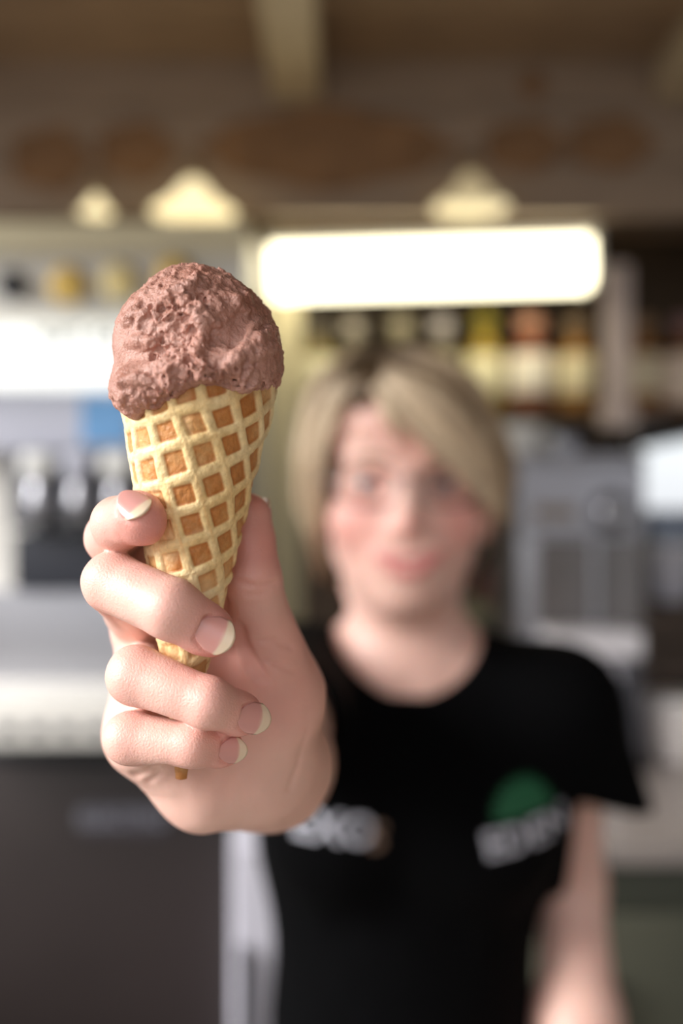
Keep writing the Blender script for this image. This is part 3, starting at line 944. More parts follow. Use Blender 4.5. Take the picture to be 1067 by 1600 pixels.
# nail beds
class NailBed:
    def __init__(s, N, grow=0.0): s.N = N; s.g = grow
    def bbox(s):
        c = s.N['c'] + s.N['d'] * (s.N['L'] / 2 - s.N['back']) + s.N['n'] * s.N['r']
        e = np.full(3, max(s.N['L'], s.N['w']) * .75); return c - e, c + e
    def d(s, X, Y, Z):
        N = s.N
        p = [X - N['c'][0], Y - N['c'][1], Z - N['c'][2]]
        dot = lambda v: p[0] * v[0] + p[1] * v[1] + p[2] * v[2]
        t = dot(N['d']) + N['back']; q = dot(N['s']); h = dot(N['n'])
        a = np.abs(q) - N['w'] / 2 * .95 * np.clip(.62 + .9 * t / N['L'], .55, 1.0)
        rr = np.sqrt(q * q + h * h)
        inside = np.maximum(np.maximum(a, .0009 - t), t - N['L'])
        shell = np.maximum(N['r'] - .00035 - rr, rr - N['r'] - .006)
        return np.maximum(np.maximum(inside, shell), -h)
for k in NAIL: hand.add(NailBed(NAIL[k]), .0008, sub=True)
Vh, Qh = hand.mesh(3, .5)
fh_.F = None

fb_ = sculpt_body(Field((-.15, FY_CUT + .0025, 0.0), (.31, 1.05, topZ + .008), .0029))
Vb, Qb = fb_.mesh(2)
del fb_

# ---- join hand and body into one continuous skin
bm = bmesh.new()
Vall = np.concatenate([Vh, Vb]); Qall = np.concatenate([Qh, Qb + len(Vh)])
# keep only quads with valid corners
Qall = Qall[(Qall >= 0).all(1)]
bv = [bm.verts.new(v) for v in Vall.tolist()]
for q in Qall.tolist():
    try: bm.faces.new([bv[i] for i in q])
    except ValueError: pass
bm.verts.index_update()
# stitch the two open forearm rims, vertex by vertex around the arm
rim = {v for e in bm.edges if len(e.link_faces) == 1 for v in e.verts if abs(v.co.y - FY_CUT) < .014}
nh = len(Vh)
cen = np.mean([v.co[:] for v in rim], axis=0)
def angle(v): return math.atan2(v.co.z - cen[2], v.co.x - cen[0])
ra_ = sorted((v for v in rim if v.index < nh), key=angle); rb_ = sorted((v for v in rim if v.index >= nh), key=angle)
i = j = 0
A_, B_ = [angle(v) for v in ra_], [angle(v) for v in rb_]
na, nb = len(ra_), len(rb_)
while i < na or j < nb:
    nxa = A_[(i + 1) % na] + (2 * math.pi if i + 1 >= na else 0); nxb = B_[(j + 1) % nb] + (2 * math.pi if j + 1 >= nb else 0)
    va, vb = ra_[i % na], rb_[j % nb]
    try:
        if j >= nb or (i < na and nxa <= nxb):
            bm.faces.new((va, ra_[(i + 1) % na], vb)); i += 1
        else:
            bm.faces.new((va, rb_[(j + 1) % nb], vb)); j += 1
    except ValueError:
        i += 1
seam = [v for v in bm.verts if abs(v.co.y - FY_CUT) < .012 and v.link_faces]
for _ in range(12): bmesh.ops.smooth_vert(bm, verts=seam, factor=.5, use_axis_x=True, use_axis_y=False, use_axis_z=True)
bmesh.ops.recalc_face_normals(bm, faces=bm.faces[:])
loose = [v for v in bm.verts if not v.link_faces]
bmesh.ops.delete(bm, geom=loose, context='VERTS')
bm.verts.index_update()
VB_ = np.array([v.co[:] for v in bm.verts]); FB_ = [[v.index for v in f_.verts] for f_ in bm.faces]
bm.free()

# ---- skin tone by place on the body
def near(P_, c, r): return np.exp(-((P_ - c) ** 2).sum(1) / r ** 2)
T0 = np.array(lin(228, 185, 170)[:3]); PINK = np.array(lin(224, 138, 128)[:3]); LIP = np.array(lin(208, 126, 122)[:3])
pk = np.zeros(len(VB_))
for k in ('index', 'middle', 'ring', 'pinky', 'thumb'):
    C = FP[k]
    pk = np.maximum(pk, .85 * near(VB_, C[3][0] + NAIL[k]['d'] * .004, .0125))
    pk = np.maximum(pk, .50 * near(VB_, C[1][0], .0105)); pk = np.maximum(pk, .45 * near(VB_, C[2][0], .0095))
pk = np.maximum(pk, .75 * near(VB_, (FP['thumb'][2][0] + FP['thumb'][3][0]) / 2, .019))
pk = np.maximum(pk, .45 * near(VB_, FP['thumb'][1][0], .03))
for s in (-1, 1):
    pk = np.maximum(pk, .62 * near(VB_, np.array([HX + s * .040, .83, noseZ + .004]), .027))
pk = np.maximum(pk, .5 * near(VB_, np.array([HX, .80, noseZ]), .014))
pk = np.maximum(pk, .35 * near(VB_, np.array([HX, .82, eyeZ + .05]), .035))
pk = np.clip(pk + .08 * vnoise(VB_, .02, 3), 0, 1)[:, None]
tint = T0 * (1 - pk) + PINK * pk
lp_ = np.zeros(len(VB_))
for (p, _k) in LIPS:
    lp_ = np.maximum(lp_, sstep(.0022, .0002, p.d(VB_[:, 0], VB_[:, 1], VB_[:, 2])))
tint = tint * (1 - lp_[:, None]) + LIP * lp_[:, None]

person = thing('person', 'woman in black t-shirt with short blonde hair holding out an ice cream cone', 'person', (HX, .92, 0))
body = obj('body', VB_, FB_, skin, person, True, tint)

# ---- nails
nail_m = mat('natural nail', (236, 190, 182), .25, attr='tint', coat=.25, sss=.2, sss_scale=.002)
def make_nail(k):
    N = NAIL[k]; nu, nv = 15, 17
    V = []; C = []
    bed = np.array(lin(212, 154, 146)[:3]); free = np.array(lin(224, 202, 176)[:3])
    for lay in (0, 1):
        for j in range(nv):
            v = j / (nv - 1)
            for i in range(nu):
                u = -1 + 2 * i / (nu - 1)
                w = N['w'] / 2 * min(1.0, .66 + .8 * v)
                # rounded free edge and cuticle
                t = v * N['L'] - .0026 * (u * u) * (v ** 3) * 1.25 + .0022 * u * u * (1 - v) ** 2
                ang = u * w / N['r']
                rr = N['r'] - .00015 + (.00038 if lay == 0 else -.0004) - .0006 * v * v * 0
                p = N['c'] + N['d'] * (t - N['back']) + (N['n'] * math.cos(ang) + N['s'] * math.sin(ang)) * rr
                V.append(p)
                e = 0.0 if v < .70 + .07 * u * u else 1.0
                e = float(sstep(.66 + .06 * u * u, .74 + .06 * u * u, np.array(v)))
                C.append(bed * (1 - e) + free * e)
    F = []
    n = nu * nv
    for j in range(nv - 1):
        for i in range(nu - 1):
            a = j * nu + i
            F.append((a, a + 1, a + nu + 1, a + nu)); F.append((n + a, n + a + nu, n + a + nu + 1, n + a + 1))
    ring = [i for i in range(nu)] + [j * nu + nu - 1 for j in range(1, nv)] + [(nv - 1) * nu + i for i in range(nu - 2, -1, -1)] + [j * nu for j in range(nv - 2, 0, -1)]
    for a, b in zip(ring, ring[1:] + ring[:1]): F.append((b, a, a + n, b + n))
    return obj('fingernail', V, F, nail_m, body, True, np.array(C))
for k in NAIL: make_nail(k)

# ---- eyes, brows, teeth
eye_w = mat('eye white', (204, 194, 190), .2)
iris_m = mat('blue grey iris', (96, 116, 130), .15)
pup_m = mat('pupil', (12, 12, 14), .1)
brow_m = mat('light brown brow hair', (140, 108, 80), .7)
for i, e in enumerate(EYES):
    eb = MB().lathe(e, [(.0012, .0118), (.005, .0107), (.0085, .0083), (.0112, .004), (.0118, 0), (.0112, -.004), (.0085, -.0083), (.005, -.0107), (.0012, -.0118)], 24, 'y').build('eye', eye_w, body, True)
    MB().lathe(e, [(.0056, .0105), (.0054, .0113), (.0028, .0119), (.0022, .012)], 20, 'y').build('iris', iris_m, eb, True) if False else None
    MB().lathe(e, [(.0056, .0104), (.0054, .0113), (.0028, .0120), (.0006, .0121)], 20, 'y').build('iris', iris_m, body, True)
    MB().lathe(e, [(.0026, .0118), (.0024, .01225), (.0005, .0124)], 14, 'y').build('pupil', pup_m, body, True)
    s = -1 if i == 0 else 1
    MB().tube([(HX + s * x, y, eyeZ + z) for x, y, z in ((.014, .8145, .0185), (.024, .8165, .0225), (.036, .8225, .0235), (.048, .8335, .018))], [.0016, .0026, .0024, .0008], 8).build('eyebrow', brow_m, body, True)
MB().tube([(HX + x, .8122 + abs(x) * .16, mouthZ - .0012 + x * x * 9) for x in np.linspace(-.016, .017, 9)], .0034, 8).build('teeth', mat('teeth', (236, 228, 216), .25), body, True)

# ---- T-shirt
shirt_m = mat('black cotton', (3, 3, 4), .95, noise=.15, nscale=60, bump=.0004, bscale=900)
fs = Field((-.26, .60, CAMZ - .60), (.41, 1.07, CAMZ - .06), .0042)
for p, k in ((EL((HX + .006, .93, CAMZ - .285), (.141, .097, .172)), .02), (EL((HX + .002, .93, CAMZ - .47), (.124, .093, .15)), .05),
             (EL((HX + .002, .93, CAMZ - .64), (.150, .106, .14)), .05),
             (EL((HX - .056, .862, CAMZ - .265), (.068, .056, .068)), .04), (EL((HX + .070, .862, CAMZ - .265), (.068, .056, .068)), .04),
             (RC((HX + .012, .945, CAMZ - .150), sh_r + [.01, .05, 0], .050, .056), .04),
             (RC((HX + .012, .945, CAMZ - .150), shl + [.004, 0, 0], .050, .054), .04)): fs.add(p, k)
fs.add(RC(sh_r + [.01, .05, 0], sh_r + (elbow - sh_r) * .68, .055, .054), .03)
hemd = unit(W(935, 1250, .93) - shl)
sl_end = W(926, 1300, .93)
fs.add(RC(shl + [.004, 0, 0], sl_end, .053, .060), .03)
# openings: hem planes, sleeve mouths, neckline
X_, Y_, Z_ = fs.grids((slice(None),) * 3)
hp = W(936, 1238, .93); hn = unit((.22, 0, -.42) + np.array([0., 0, 0])); hn = unit((-.30, 0, -.95))
cut = (X_ - hp[0]) * hn[0] + (Y_ - hp[1]) * hn[1] + (Z_ - hp[2]) * hn[2]
reg = X_ > (W(884, 0, .90)[0] + 0 * Y_ + 0 * Z_)
fs.F = np.where(reg & (cut > 0), np.maximum(fs.F, cut), fs.F).astype(np.float32)
ra_ = unit(elbow - sh_r); rp = sh_r + (elbow - sh_r) * .60
cut2 = (X_ - rp[0]) * ra_[0] + (Y_ - rp[1]) * ra_[1] + (Z_ - rp[2]) * ra_[2]
fs.F = np.where((X_ < .02) & (Y_ < .79), np.maximum(fs.F, cut2), fs.F).astype(np.float32)
fs.add(RC(sl_end, sl_end + (shl - sl_end) * .30, .054, .043), .003, sub=True)
fs.add(RC(rp + ra_ * .03, rp - ra_ * .03, .053, .046), .003, sub=True)
nk0 = W(640, 1092, .845)
class NeckCut:
    def bbox(s): return np.array([HX - .12, .70, CAMZ - .30]), np.array([HX + .14, 1.07, CAMZ + .05])
    def d(s, X, Y, Z):
        # ellipse in the front view, shallower behind
        zc = CAMZ - .085; depth = np.where(Y < .91, nk0[2] - zc, -.062)
        k = np.sqrt(((X - HX - .006) / .072) ** 2 + ((Z - zc) / depth) ** 2)
        return (k - 1) * .055
fs.add(NeckCut(), .006, sub=True)
shirt_m.node_tree.nodes['Principled BSDF'].inputs['Specular IOR Level'].default_value = .08
Vs, Qs = fs.mesh(3)
# cloth creases
Nn = fbm(Vs * np.array([1, 1, .5]), .05, 2, 31)
fa_ = np.zeros_like(Vs); fa_[:, 1] = -Nn * .0022 * sstep(CAMZ - .16, CAMZ - .24, Vs[:, 2]); Vs = Vs + fa_
shirt = obj('t_shirt', Vs, Qs, shirt_m, person, True)
shirt['label'] = 'black short sleeved t-shirt with green and white chest prints'
# chest prints follow the cloth
bpy.context.view_layer.update()
dg = bpy.context.evaluated_depsgraph_get()
def onto_shirt(V2, c, ang):
    ca, sa = math.cos(ang), math.sin(ang)
    out = []
    off = Vector(WLOC[shirt.name])
    for x, y, _ in V2:
        X, Z = c[0] + x * ca - y * sa, c[2] + x * sa + y * ca
        ok, loc, nor, idx = shirt.ray_cast(Vector((X, .5, Z)) - off, Vector((0, 1, 0)))
        yy = (loc + off).y if ok else c[1]
        out.append((X, yy - .0018, Z))
    return out
ink_w = mat('white print', (178, 178, 188), .7, noise=.12, nscale=200)
ink_t = mat('tan print', (120, 96, 80), .7)
ink_g = mat('green print', (8, 84, 50), .7)
def chest_text(txt, px, py, hpx, ang, m):
    s = hpx * .83 / FPX / .70
    V, F = text_mesh(txt, s, True)
    obj('chest_lettering', onto_shirt(V, W(px, py, .83), math.radians(ang)), F, m, shirt, False)
chest_text('EDEN', 820, 1294, 40, 13, ink_w)
chest_text('EXO', 522, 1282, 44, -6, ink_w)
chest_text('S', 588, 1297, 40, -8, ink_t)
pts = [(0, 0, 0)]
n = 26
for k in range(n + 1):
    t = math.pi * k / n
    r = (.030 if k % 2 else .0235)
    pts.append((r * math.cos(t), r * 1.05 * math.sin(t), 0))
V2 = []; F2 = []
for rr in (0.02, .5, 1.0):
    for p in pts[1:]: V2.append((p[0] * rr, p[1] * rr, 0))
for j in range(2):
    for i in range(n):
        a = j * (n + 1) + i; F2.append((a, a + 1, a + n + 2, a + n + 1))
c = W(815, 1264, .83)
obj('sunburst_print', onto_shirt(V2, c, math.radians(10)), F2, ink_g, shirt, False)

# ---- trousers and shoes (below the frame)
jean = mat('dark denim', (34, 38, 52), .8, noise=.15, nscale=50)
ft = Field((HX - .20, .80, .06), (HX + .21, 1.06, CAMZ - .60), .007)
for p, k in ((EL((HX + .002, .93, CAMZ - .665), (.152, .106, .105)), .03),
             (RC((HX - .078, .935, CAMZ - .68), (HX - .088, .93, .46), .092, .066), .02), (RC((HX + .082, .935, CAMZ - .68), (HX + .092, .93, .46), .092, .066), .02),
             (RC((HX - .088, .93, .46), (HX - .090, .95, .05), .066, .058), .02), (RC((HX + .092, .93, .46), (HX + .094, .95, .05), .066, .058), .02)): ft.add(p, k)
Vt, Qt = ft.mesh(2)
obj('trousers', Vt, Qt, jean, person, True)
for s, x in ((-1, HX - .092), (1, HX + .097)):
    f_ = Field((x - .06, .74, 0.0), (x + .06, 1.02, .12), .005)
    f_.add(RC((x, .95, .05), (x + s * .006, .80, .036), .046, .038), .02)
    X_, Y_, Z_ = f_.grids((slice(None),) * 3)
    f_.F = np.maximum(f_.F, .002 - Z_ + 0 * X_ + 0 * Y_).astype(np.float32)
    V, Q = f_.mesh(2); obj('shoe', V, Q, mat('black leather', (18, 18, 18), .4), person, True)

# ---- hair: a close cap and many tapered locks
hair_m = mat('blonde hair', (190, 164, 122), .5, attr='tint', noise=.18, nscale=90, stretch=(6, 6, 1))
rng = np.random.default_rng(7)
def bez(P_, t):
    P_ = [np.array(p, float) for p in P_]
    while len(P_) > 1: P_ = [P_[i] * (1 - t) + P_[i + 1] * t for i in range(len(P_) - 1)]
    return P_[0]
def crom(P_, n):
    P_ = np.array(P_, float); P_ = np.concatenate([[2 * P_[0] - P_[1]], P_, [2 * P_[-1] - P_[-2]]])
    out = []
    m = len(P_) - 3
    for k in range(n):
        s = k / (n - 1) * m; i = min(int(s), m - 1); t = s - i
        a, b, c, d = P_[i:i + 4]
        out.append(.5 * (2 * b + (c - a) * t + (2 * a - 5 * b + 4 * c - d) * t * t + (3 * b - a - 3 * c + d) * t ** 3))
    return np.array(out)
hv, hf, hcol, hn_ = [], [], [], 0
BL = np.array(lin(222, 200, 170)[:3]); BL2 = np.array(lin(152, 128, 100)[:3]); RT = np.array(lin(74, 54, 30)[:3])
def lock(path, w, root=.25, tone=None, flat=.45):
    global hn_
    n = len(path)
    t = np.linspace(0, 1, n)
    R = w * (np.minimum(1, .55 + 3 * t)) * (1 - t ** 2.2) ** .75 + .0004
    mb = MB().tube(path, R, 6, flat)
    V = mb.v[0]
    hv.append(V); hf.extend([[i + hn_ for i in q] for q in mb.f]); hn_ += len(V)
    tn = rng.random() if tone is None else tone
    base = BL * tn + BL2 * (1 - tn)
    k = sstep(root, 0, t)[:, None]
    hcol.append(np.repeat(base * (1 - k) + RT * k, 6, axis=0))
def family(g0, g1, n, w, root=.25, jit=.004, tone=None, flat=.45):
    g0 = [W(*p) for p in g0]; g1 = [W(*p) for p in g1]
    for i in range(n):
        s = (i + rng.random() * .8) / n
        gp = [a * (1 - s) + b * s + rng.normal(0, jit, 3) * (.3 + .7 * j / (len(g0) - 1)) for j, (a, b) in enumerate(zip(g0, g1))]
        lock(crom(gp, 14), w * (.7 + .6 * rng.random()), root, None if tone is None else np.clip(tone + rng.normal(0, .2), 0, 1), flat)
PART = (575, 578, .832)
# swept fringe to her left
family([(578, 590, .822), (610, 625, .803), (668, 690, .802), (742, 762, .820), (782, 812, .842)],
       [(590, 570, .835), (672, 602, .815), (742, 668, .825), (782, 740, .845), (790, 800, .862)], 34, .0075, .12, .003, .75)
family([(600, 560, .85), (690, 585, .835), (760, 660, .855), (786, 740, .875), (786, 810, .885)],
       [(600, 552, .89), (700, 568, .89), (772, 650, .90), (794, 740, .91), (780, 830, .92)], 30, .009, .3, .004, .12)
# short wisps on the forehead
family([(588, 585, .822), (600, 615, .806), (618, 655, .800), (640, 690, .802)],
       [(584, 592, .822), (590, 618, .808), (596, 640, .803), (606, 662, .802)], 7, .004, .3, .002, .6)
# her right side: roots, then long side strands
family([(566, 585, .824), (540, 618, .822), (514, 680, .842), (500, 750, .858), (500, 820, .872)],
       [(556, 572, .838), (514, 612, .836), (490, 690, .856), (482, 770, .872), (492, 850, .882)], 30, .0075, .34, .003, .8)
family([(550, 566, .850), (500, 615, .855), (478, 700, .872), (474, 780, .885), (494, 868, .895)],
       [(560, 556, .890), (500, 600, .895), (476, 690, .905), (476, 780, .915), (508, 906, .92)], 28, .009, .3, .004, .55)
# dark regrown roots at the parting
family([(590, 572, .832), (566, 584, .820), (548, 606, .818), (536, 626, .824)],
       [(596, 580, .826), (584, 596, .814), (572, 616, .809), (560, 636, .812)], 12, .006, 2.2, .002, .3)
# nape strands on her right
family([(476, 740, .90), (478, 810, .905), (494, 870, .912), (522, 912, .92)],
       [(486, 760, .93), (492, 830, .94), (512, 890, .94), (540, 925, .945)], 16, .006, .0, .004, .8)
# behind her left ear
family([(780, 720, .91), (786, 800, .925), (764, 870, .935), (735, 905, .94)],
       [(760, 740, .95), (764, 810, .955), (742, 870, .96), (715, 900, .96)], 14, .007, .0, .004, .35)
# crown and back of the head
pc = np.array([HX - .022, .872, topZ - .002])
for i in range(120):
    ph = rng.uniform(-.15 * math.pi, 1.15 * math.pi)
    dx, dy = math.cos(ph), math.sin(ph)
    path = []
    reach = rng.uniform(1.75, 2.15)
    for t in np.linspace(0.02, 1, 12):
        th = t * reach
        d = np.array([math.sin(th) * dx, math.sin(th) * dy, math.cos(th)])
        R = np.array([.0815, .101, .0])
        zc = hc[2]
        p = np.array([HX + d[0] * .0825, hc[1] + d[1] * .1015, zc + d[2] * (topZ - zc + .003)])
        p[0] += (1 - t) * (pc[0] - HX) * .6; p[1] += (1 - t) * (pc[1] - hc[1]) * .6
        if th > 1.5: p[2] -= (th - 1.5) * .05
        path.append(p + rng.normal(0, .0012, 3))
    lock(np.array(path), .0095 * rng.uniform(.7, 1.3), .30, np.clip(.2 + rng.normal(0, .2), 0, 1))
# close cap under the locks
fc = Field((HX - .1, .78, eyeZ - .06), (HX + .1, 1.02, topZ + .02), .003)
fc.add(EL(hc + [0, .004, .002], (.0785, .0975, topZ - hc[2] - .002)), .005)
X_, Y_, Z_ = fc.grids((slice(None),) * 3)
face_cut = np.maximum(.862 - Y_ + .35 * (Z_ - (eyeZ + .045)) * -1 + 0 * X_, -(Z_ - (eyeZ + .078)) - .0 + 0 * X_)
zlim = np.where(X_ < HX - .005, eyeZ + .076, np.maximum(eyeZ + .076 - (X_ - HX + .005) * .85, eyeZ + .012))
facebox = np.minimum(.862 - Y_ + 0 * X_ + 0 * Z_, zlim - Z_ + 0 * Y_)
fc.F = np.maximum(fc.F, facebox).astype(np.float32)
fc.F = np.maximum(fc.F, (eyeZ - .045) - Z_ + 0 * X_ + 0 * Y_).astype(np.float32)
Vc, Qc = fc.mesh(2)
hv.append(Vc); hf.extend((Qc + hn_).tolist()); hn_ += len(Vc)
capc = np.tile(BL2 * .75, (len(Vc), 1))
rt = near(Vc, W(568, 592, .825), .036)[:, None]
capc = capc * (1 - rt) + RT * rt * .6 + capc * rt * .0
hcol.append(capc)
hair = obj('hair', np.concatenate(hv), hf, hair_m, person, True, np.concatenate(hcol))
hair['label'] = 'short tousled blonde hair with dark roots and swept fringe'

# ---- eyeglasses
wire = mat('thin silver wire', (150, 140, 140), .25, .9)
lens_m = mat('clear spectacle lens', (255, 255, 255), .0, trans=1.0, ior=1.05)
gl = thing('eyeglasses', 'thin wire framed eyeglasses worn on the woman face', 'glasses', (HX, .812, eyeZ))
for i, s in enumerate((-1, 1)):
    cx = HX + s * .0335
    ring = []
    for k in range(33):
        t = 2 * math.pi * k / 32
        x = .0245 * math.copysign(abs(math.cos(t)) ** .8, math.cos(t)); z = .0155 * math.copysign(abs(math.sin(t)) ** .8, math.sin(t)) - .003
        ring.append((cx + x, .8085 + abs(cx + x - HX) ** 2 * 3.2, eyeZ + z))
    MB().tube(ring, .0009, 6).build('rim', wire, gl, True)
    rr = np.array(ring[:-1]); cc = rr.mean(0)
    V = np.concatenate([rr, rr + [0, .0012, 0], [cc + [0, -.0008, 0], cc + [0, .0006, 0]]])
    n = 32
    F = [(i_, (i_ + 1) % n, 2 * n) for i_ in range(n)] + [(n + (i_ + 1) % n, n + i_, 2 * n + 1) for i_ in range(n)] + [(i_, i_ + n, (i_ + 1) % n + n, (i_ + 1) % n) for i_ in range(n)]
    obj('lens', V, F, lens_m, gl, True)
    ox = HX + s * .058
    MB().tube([(ox, .8185, eyeZ + .004), (HX + s * .070, .826, eyeZ + .004), (HX + s * .0775, .86, eyeZ + .003), (HX + s * .080, .905, eyeZ), (HX + s * .079, .925, eyeZ - .018)], .0010, 6).build('temple', wire, gl, True)
MB().tube([(HX - .0095, .8088, eyeZ + .001), (HX - .004, .805, eyeZ + .005), (HX + .004, .805, eyeZ + .005), (HX + .0095, .8088, eyeZ + .001)], .0010, 6).build('bridge', wire, gl, True)

# =================================================================== WAFFLE CONE
apex = H(282.5, 1236, 0)
ctop = H(308, 598, 0)
axis = unit(ctop - apex)
Ltot = np.linalg.norm(ctop - apex)
TA = 124.5 / 630.0
alpha = math.atan(TA)
ex = ortho((1, 0, 0), axis); ey = np.cross(axis, ex)        # ey points away from the lens
if ey[1] < 0: ey = -ey
ns, nphi = 400, 470
sv = np.linspace(.0045, Ltot / math.cos(alpha), ns)
turn = 2 * math.pi * 1.12
uu = np.linspace(0, 1, nphi)
S, U = np.meshgrid(sv, uu, indexing='ij')
phi_end = .98 + .9 * (S / sv[-1])                             # the loose outer edge, right of the front
PHI = phi_end - turn * (1 - U)
psi = PHI * math.sin(alpha)
g = math.radians(17)
per = .00925
q0 = H(304.7, 664.5, -21.5) - apex
s0 = (q0 @ axis) / math.cos(alpha); p0_ = math.atan2(q0 @ ex, -(q0 @ ey)) * math.sin(alpha)
def grid_uv(S, psi):
    fx, fy = S * np.sin(psi), S * np.cos(psi)
    u1 = -fx * math.sin(g) + fy * math.cos(g); u2 = fx * math.cos(g) + fy * math.sin(g)
    f0x, f0y = s0 * math.sin(p0_), s0 * math.cos(p0_)
    return (u1 + f0x * math.sin(g) - f0y * math.cos(g)) / per + .5, (u2 - f0x * math.cos(g) - f0y * math.sin(g)) / per + .5
g1, g2 = grid_uv(S, psi)
flatP = np.stack([S * np.sin(psi), S * np.cos(psi), np.zeros_like(S)], -1).reshape(-1, 3)
wob1 = vnoise(flatP, .012, 40).reshape(S.shape) * .07; wob2 = vnoise(flatP, .012, 41).reshape(S.shape) * .07
e1 = np.abs((g1 + wob1) - np.round(g1 + wob1)); e2 = np.abs((g2 + wob2) - np.round(g2 + wob2))
c1 = sstep(.085, .24, e1); c2 = sstep(.085, .24, e2)
cell = c1 * c2
crest = np.maximum(sstep(.10, .0, e1), sstep(.10, .0, e2))
depth = -.00085 * cell + .00016 * crest
tipf = sstep(.016, .034, S)
rough = fbm(flatP, .0022, 3, 50).reshape(S.shape) * .00016 + fbm(flatP, .014, 2, 55).reshape(S.shape) * .00035
RAD = S * math.sin(alpha) + .0011 * (PHI - phi_end + 2 * math.pi) / (2 * math.pi) - .0009 + (depth * tipf + rough)
RAD -= .0030 * sstep(.42, .02, PHI - (phi_end - 2 * math.pi))   # the first turn tucks under the outer lap
RAD += .0011 * sstep(.03, .0, S)                             # thick rolled tip
Z = S * math.cos(alpha)
Z = Z + np.where(S > sv[-1] * .96, (S - sv[-1] * .96) * 0, 0) + (fbm(flatP, .02, 2, 61).reshape(S.shape) * .0012) * sstep(sv[-1] * .9, sv[-1], S)
# brown blunt end: nibbled tip
Z = Z + sstep(.009, .0, S) * vnoise(np.stack([PHI.ravel() * .004, S.ravel() * 0, S.ravel() * 0], 1), .004, 70).reshape(S.shape) * .0012
def place(R_, Z_): return apex + axis * Z_[..., None] + (ex * np.sin(PHI)[..., None] - ey * np.cos(PHI)[..., None]) * R_[..., None]
Vo = place(RAD, Z).reshape(-1, 3)
thick = np.minimum(.0019, S * math.sin(alpha) * .55)
Vi = place(RAD - thick - depth * tipf * .55, Z).reshape(-1, 3)
n = ns * nphi
ii = (np.arange(ns - 1)[:, None] * nphi + np.arange(nphi - 1)[None]).ravel()
Fo = np.stack([ii, ii + 1, ii + nphi + 1, ii + nphi], 1)
Fi = Fo[:, ::-1] + n
ring = list(range(nphi)) + [j * nphi + nphi - 1 for j in range(1, ns)] + [(ns - 1) * nphi + i for i in range(nphi - 2, -1, -1)] + [j * nphi for j in range(ns - 2, 0, -1)]
ra = np.array(ring); rb = np.roll(ra, -1)
Fr = np.stack([rb, ra, ra + n, rb + n], 1)
# baked colour: pale ridges, toasted cells with uneven browning
pale = np.array(lin(243, 224, 178)[:3]); gold = np.array(lin(228, 180, 116)[:3]); toast = np.array(lin(180, 112, 50)[:3]); crm = np.array(lin(232, 200, 140)[:3])
b1 = fbm(flatP, .016, 3, 80).reshape(S.shape); b2 = fbm(flatP, .0016, 3, 84).reshape(S.shape)
big = sstep(.02, .10, S)                                      # crisper, darker cells towards the rim
side = sstep(-1.3, .9, PHI)                                   # better toasted on one side
ck1 = np.floor(g1); ck2 = np.floor(g2)
cellrnd = np.sin(ck1 * 12.99 + ck2 * 78.23) * 43758.5; cellrnd = cellrnd - np.floor(cellrnd)
tq = np.clip(.25 + .40 * big + .18 * side + .30 * b1 + .12 * b2 + .25 * (cellrnd - .5), 0, 1)
# toast gathers along the rims of each cell floor
edge = sstep(.32, .18, np.minimum(e1, e2)) * cell
tq = np.clip(tq + .25 * edge - .12, 0, 1)
cellc = gold[None, None] * (1 - tq[..., None]) + toast[None, None] * tq[..., None]
fade = np.clip(1.25 * fbm(flatP, .013, 2, 130).reshape(S.shape) + .55 * (.45 - side) + .3 * (.5 - cellrnd) - .05, 0, .75)[..., None] * cell[..., None]
cellc = cellc * (1 - fade) + (.55 * gold + .45 * pale) * fade
rd = np.clip(.38 + .55 * fbm(flatP, .02, 3, 90).reshape(S.shape), 0, 1)[..., None]
ridc = pale * (1 - rd) + crm * rd
one = sstep(.075, .02, e2) * .45 * sstep(-.3, .4, fbm(flatP, .03, 2, 95).reshape(S.shape) + .1)
ridc = ridc * (1 - one[..., None]) + gold * one[..., None]
cc = sstep(.35, .95, cell)[..., None]
colr = ridc * (1 - cc) + cellc * cc
ed = sstep(.985, 1.0, U)[..., None] * .6
colr = colr * (1 - ed) + toast * ed
tp = sstep(.016, .004, S)[..., None]
colr = colr * (1 - tp) + np.array(lin(172, 112, 54)[:3]) * tp
colr = colr * (1 + .07 * b2[..., None])
colr = np.clip(colr.reshape(-1, 3), 0, 1)
cone_m = mat('baked waffle', (220, 170, 100), .5, attr='tint', noise=.10, nscale=600, bump=.00025, bscale=900, sss=.06, sss_scale=.002)
wc = thing('waffle_cone', 'golden rolled waffle cone with a square grid held in the hand', 'ice cream cone', apex)
obj('cone_wafer', np.concatenate([Vo, Vi]), np.concatenate([Fo, Fi, Fr]), cone_m, wc, True, np.concatenate([colr, colr]))

# =================================================================== ICE CREAM SCOOP
def I(px, py, dz): return H(px, py, dz)
fi = Field(np.minimum(I(160, 665, -36), I(160, 665, 34)), np.maximum(I(460, 416, 34), I(460, 416, -36)), .00040)
fi.add(EL(I(314, 540, 0), (.0246, .0240, .0200)), .004)
fi.add(EL(I(300, 508, -1), (.0165, .0180, .0150)), .010)
fi.add(EL(I(300, 470, -1), (.0082, .0090, .0080)), .010)
fi.add(EL(I(240, 548, -3), (.0106, .0135, .0140)), .007)
fi.add(RC(I(218, 606, -18), I(264, 590, -23), .0078, .0056), .004)
fi.add(RC(I(207, 622, -14), I(210, 637, -16), .0062, .0034), .003)
fi.add(RC(I(206, 610, -3), I(212, 598, 12), .0072, .0072), .005)
fi.add(RC(I(285, 574, -24), I(345, 570, -24), .0050, .0048), .005)
fi.add(EL(I(398, 562, -10), (.0082, .0140, .0080)), .005)
fi.add(RC(I(382, 588, -21), I(410, 582, -15), .0046, .0046), .003)
fi.add(RC(I(408, 580, 0), I(392, 594, 16), .0064, .0066), .004)
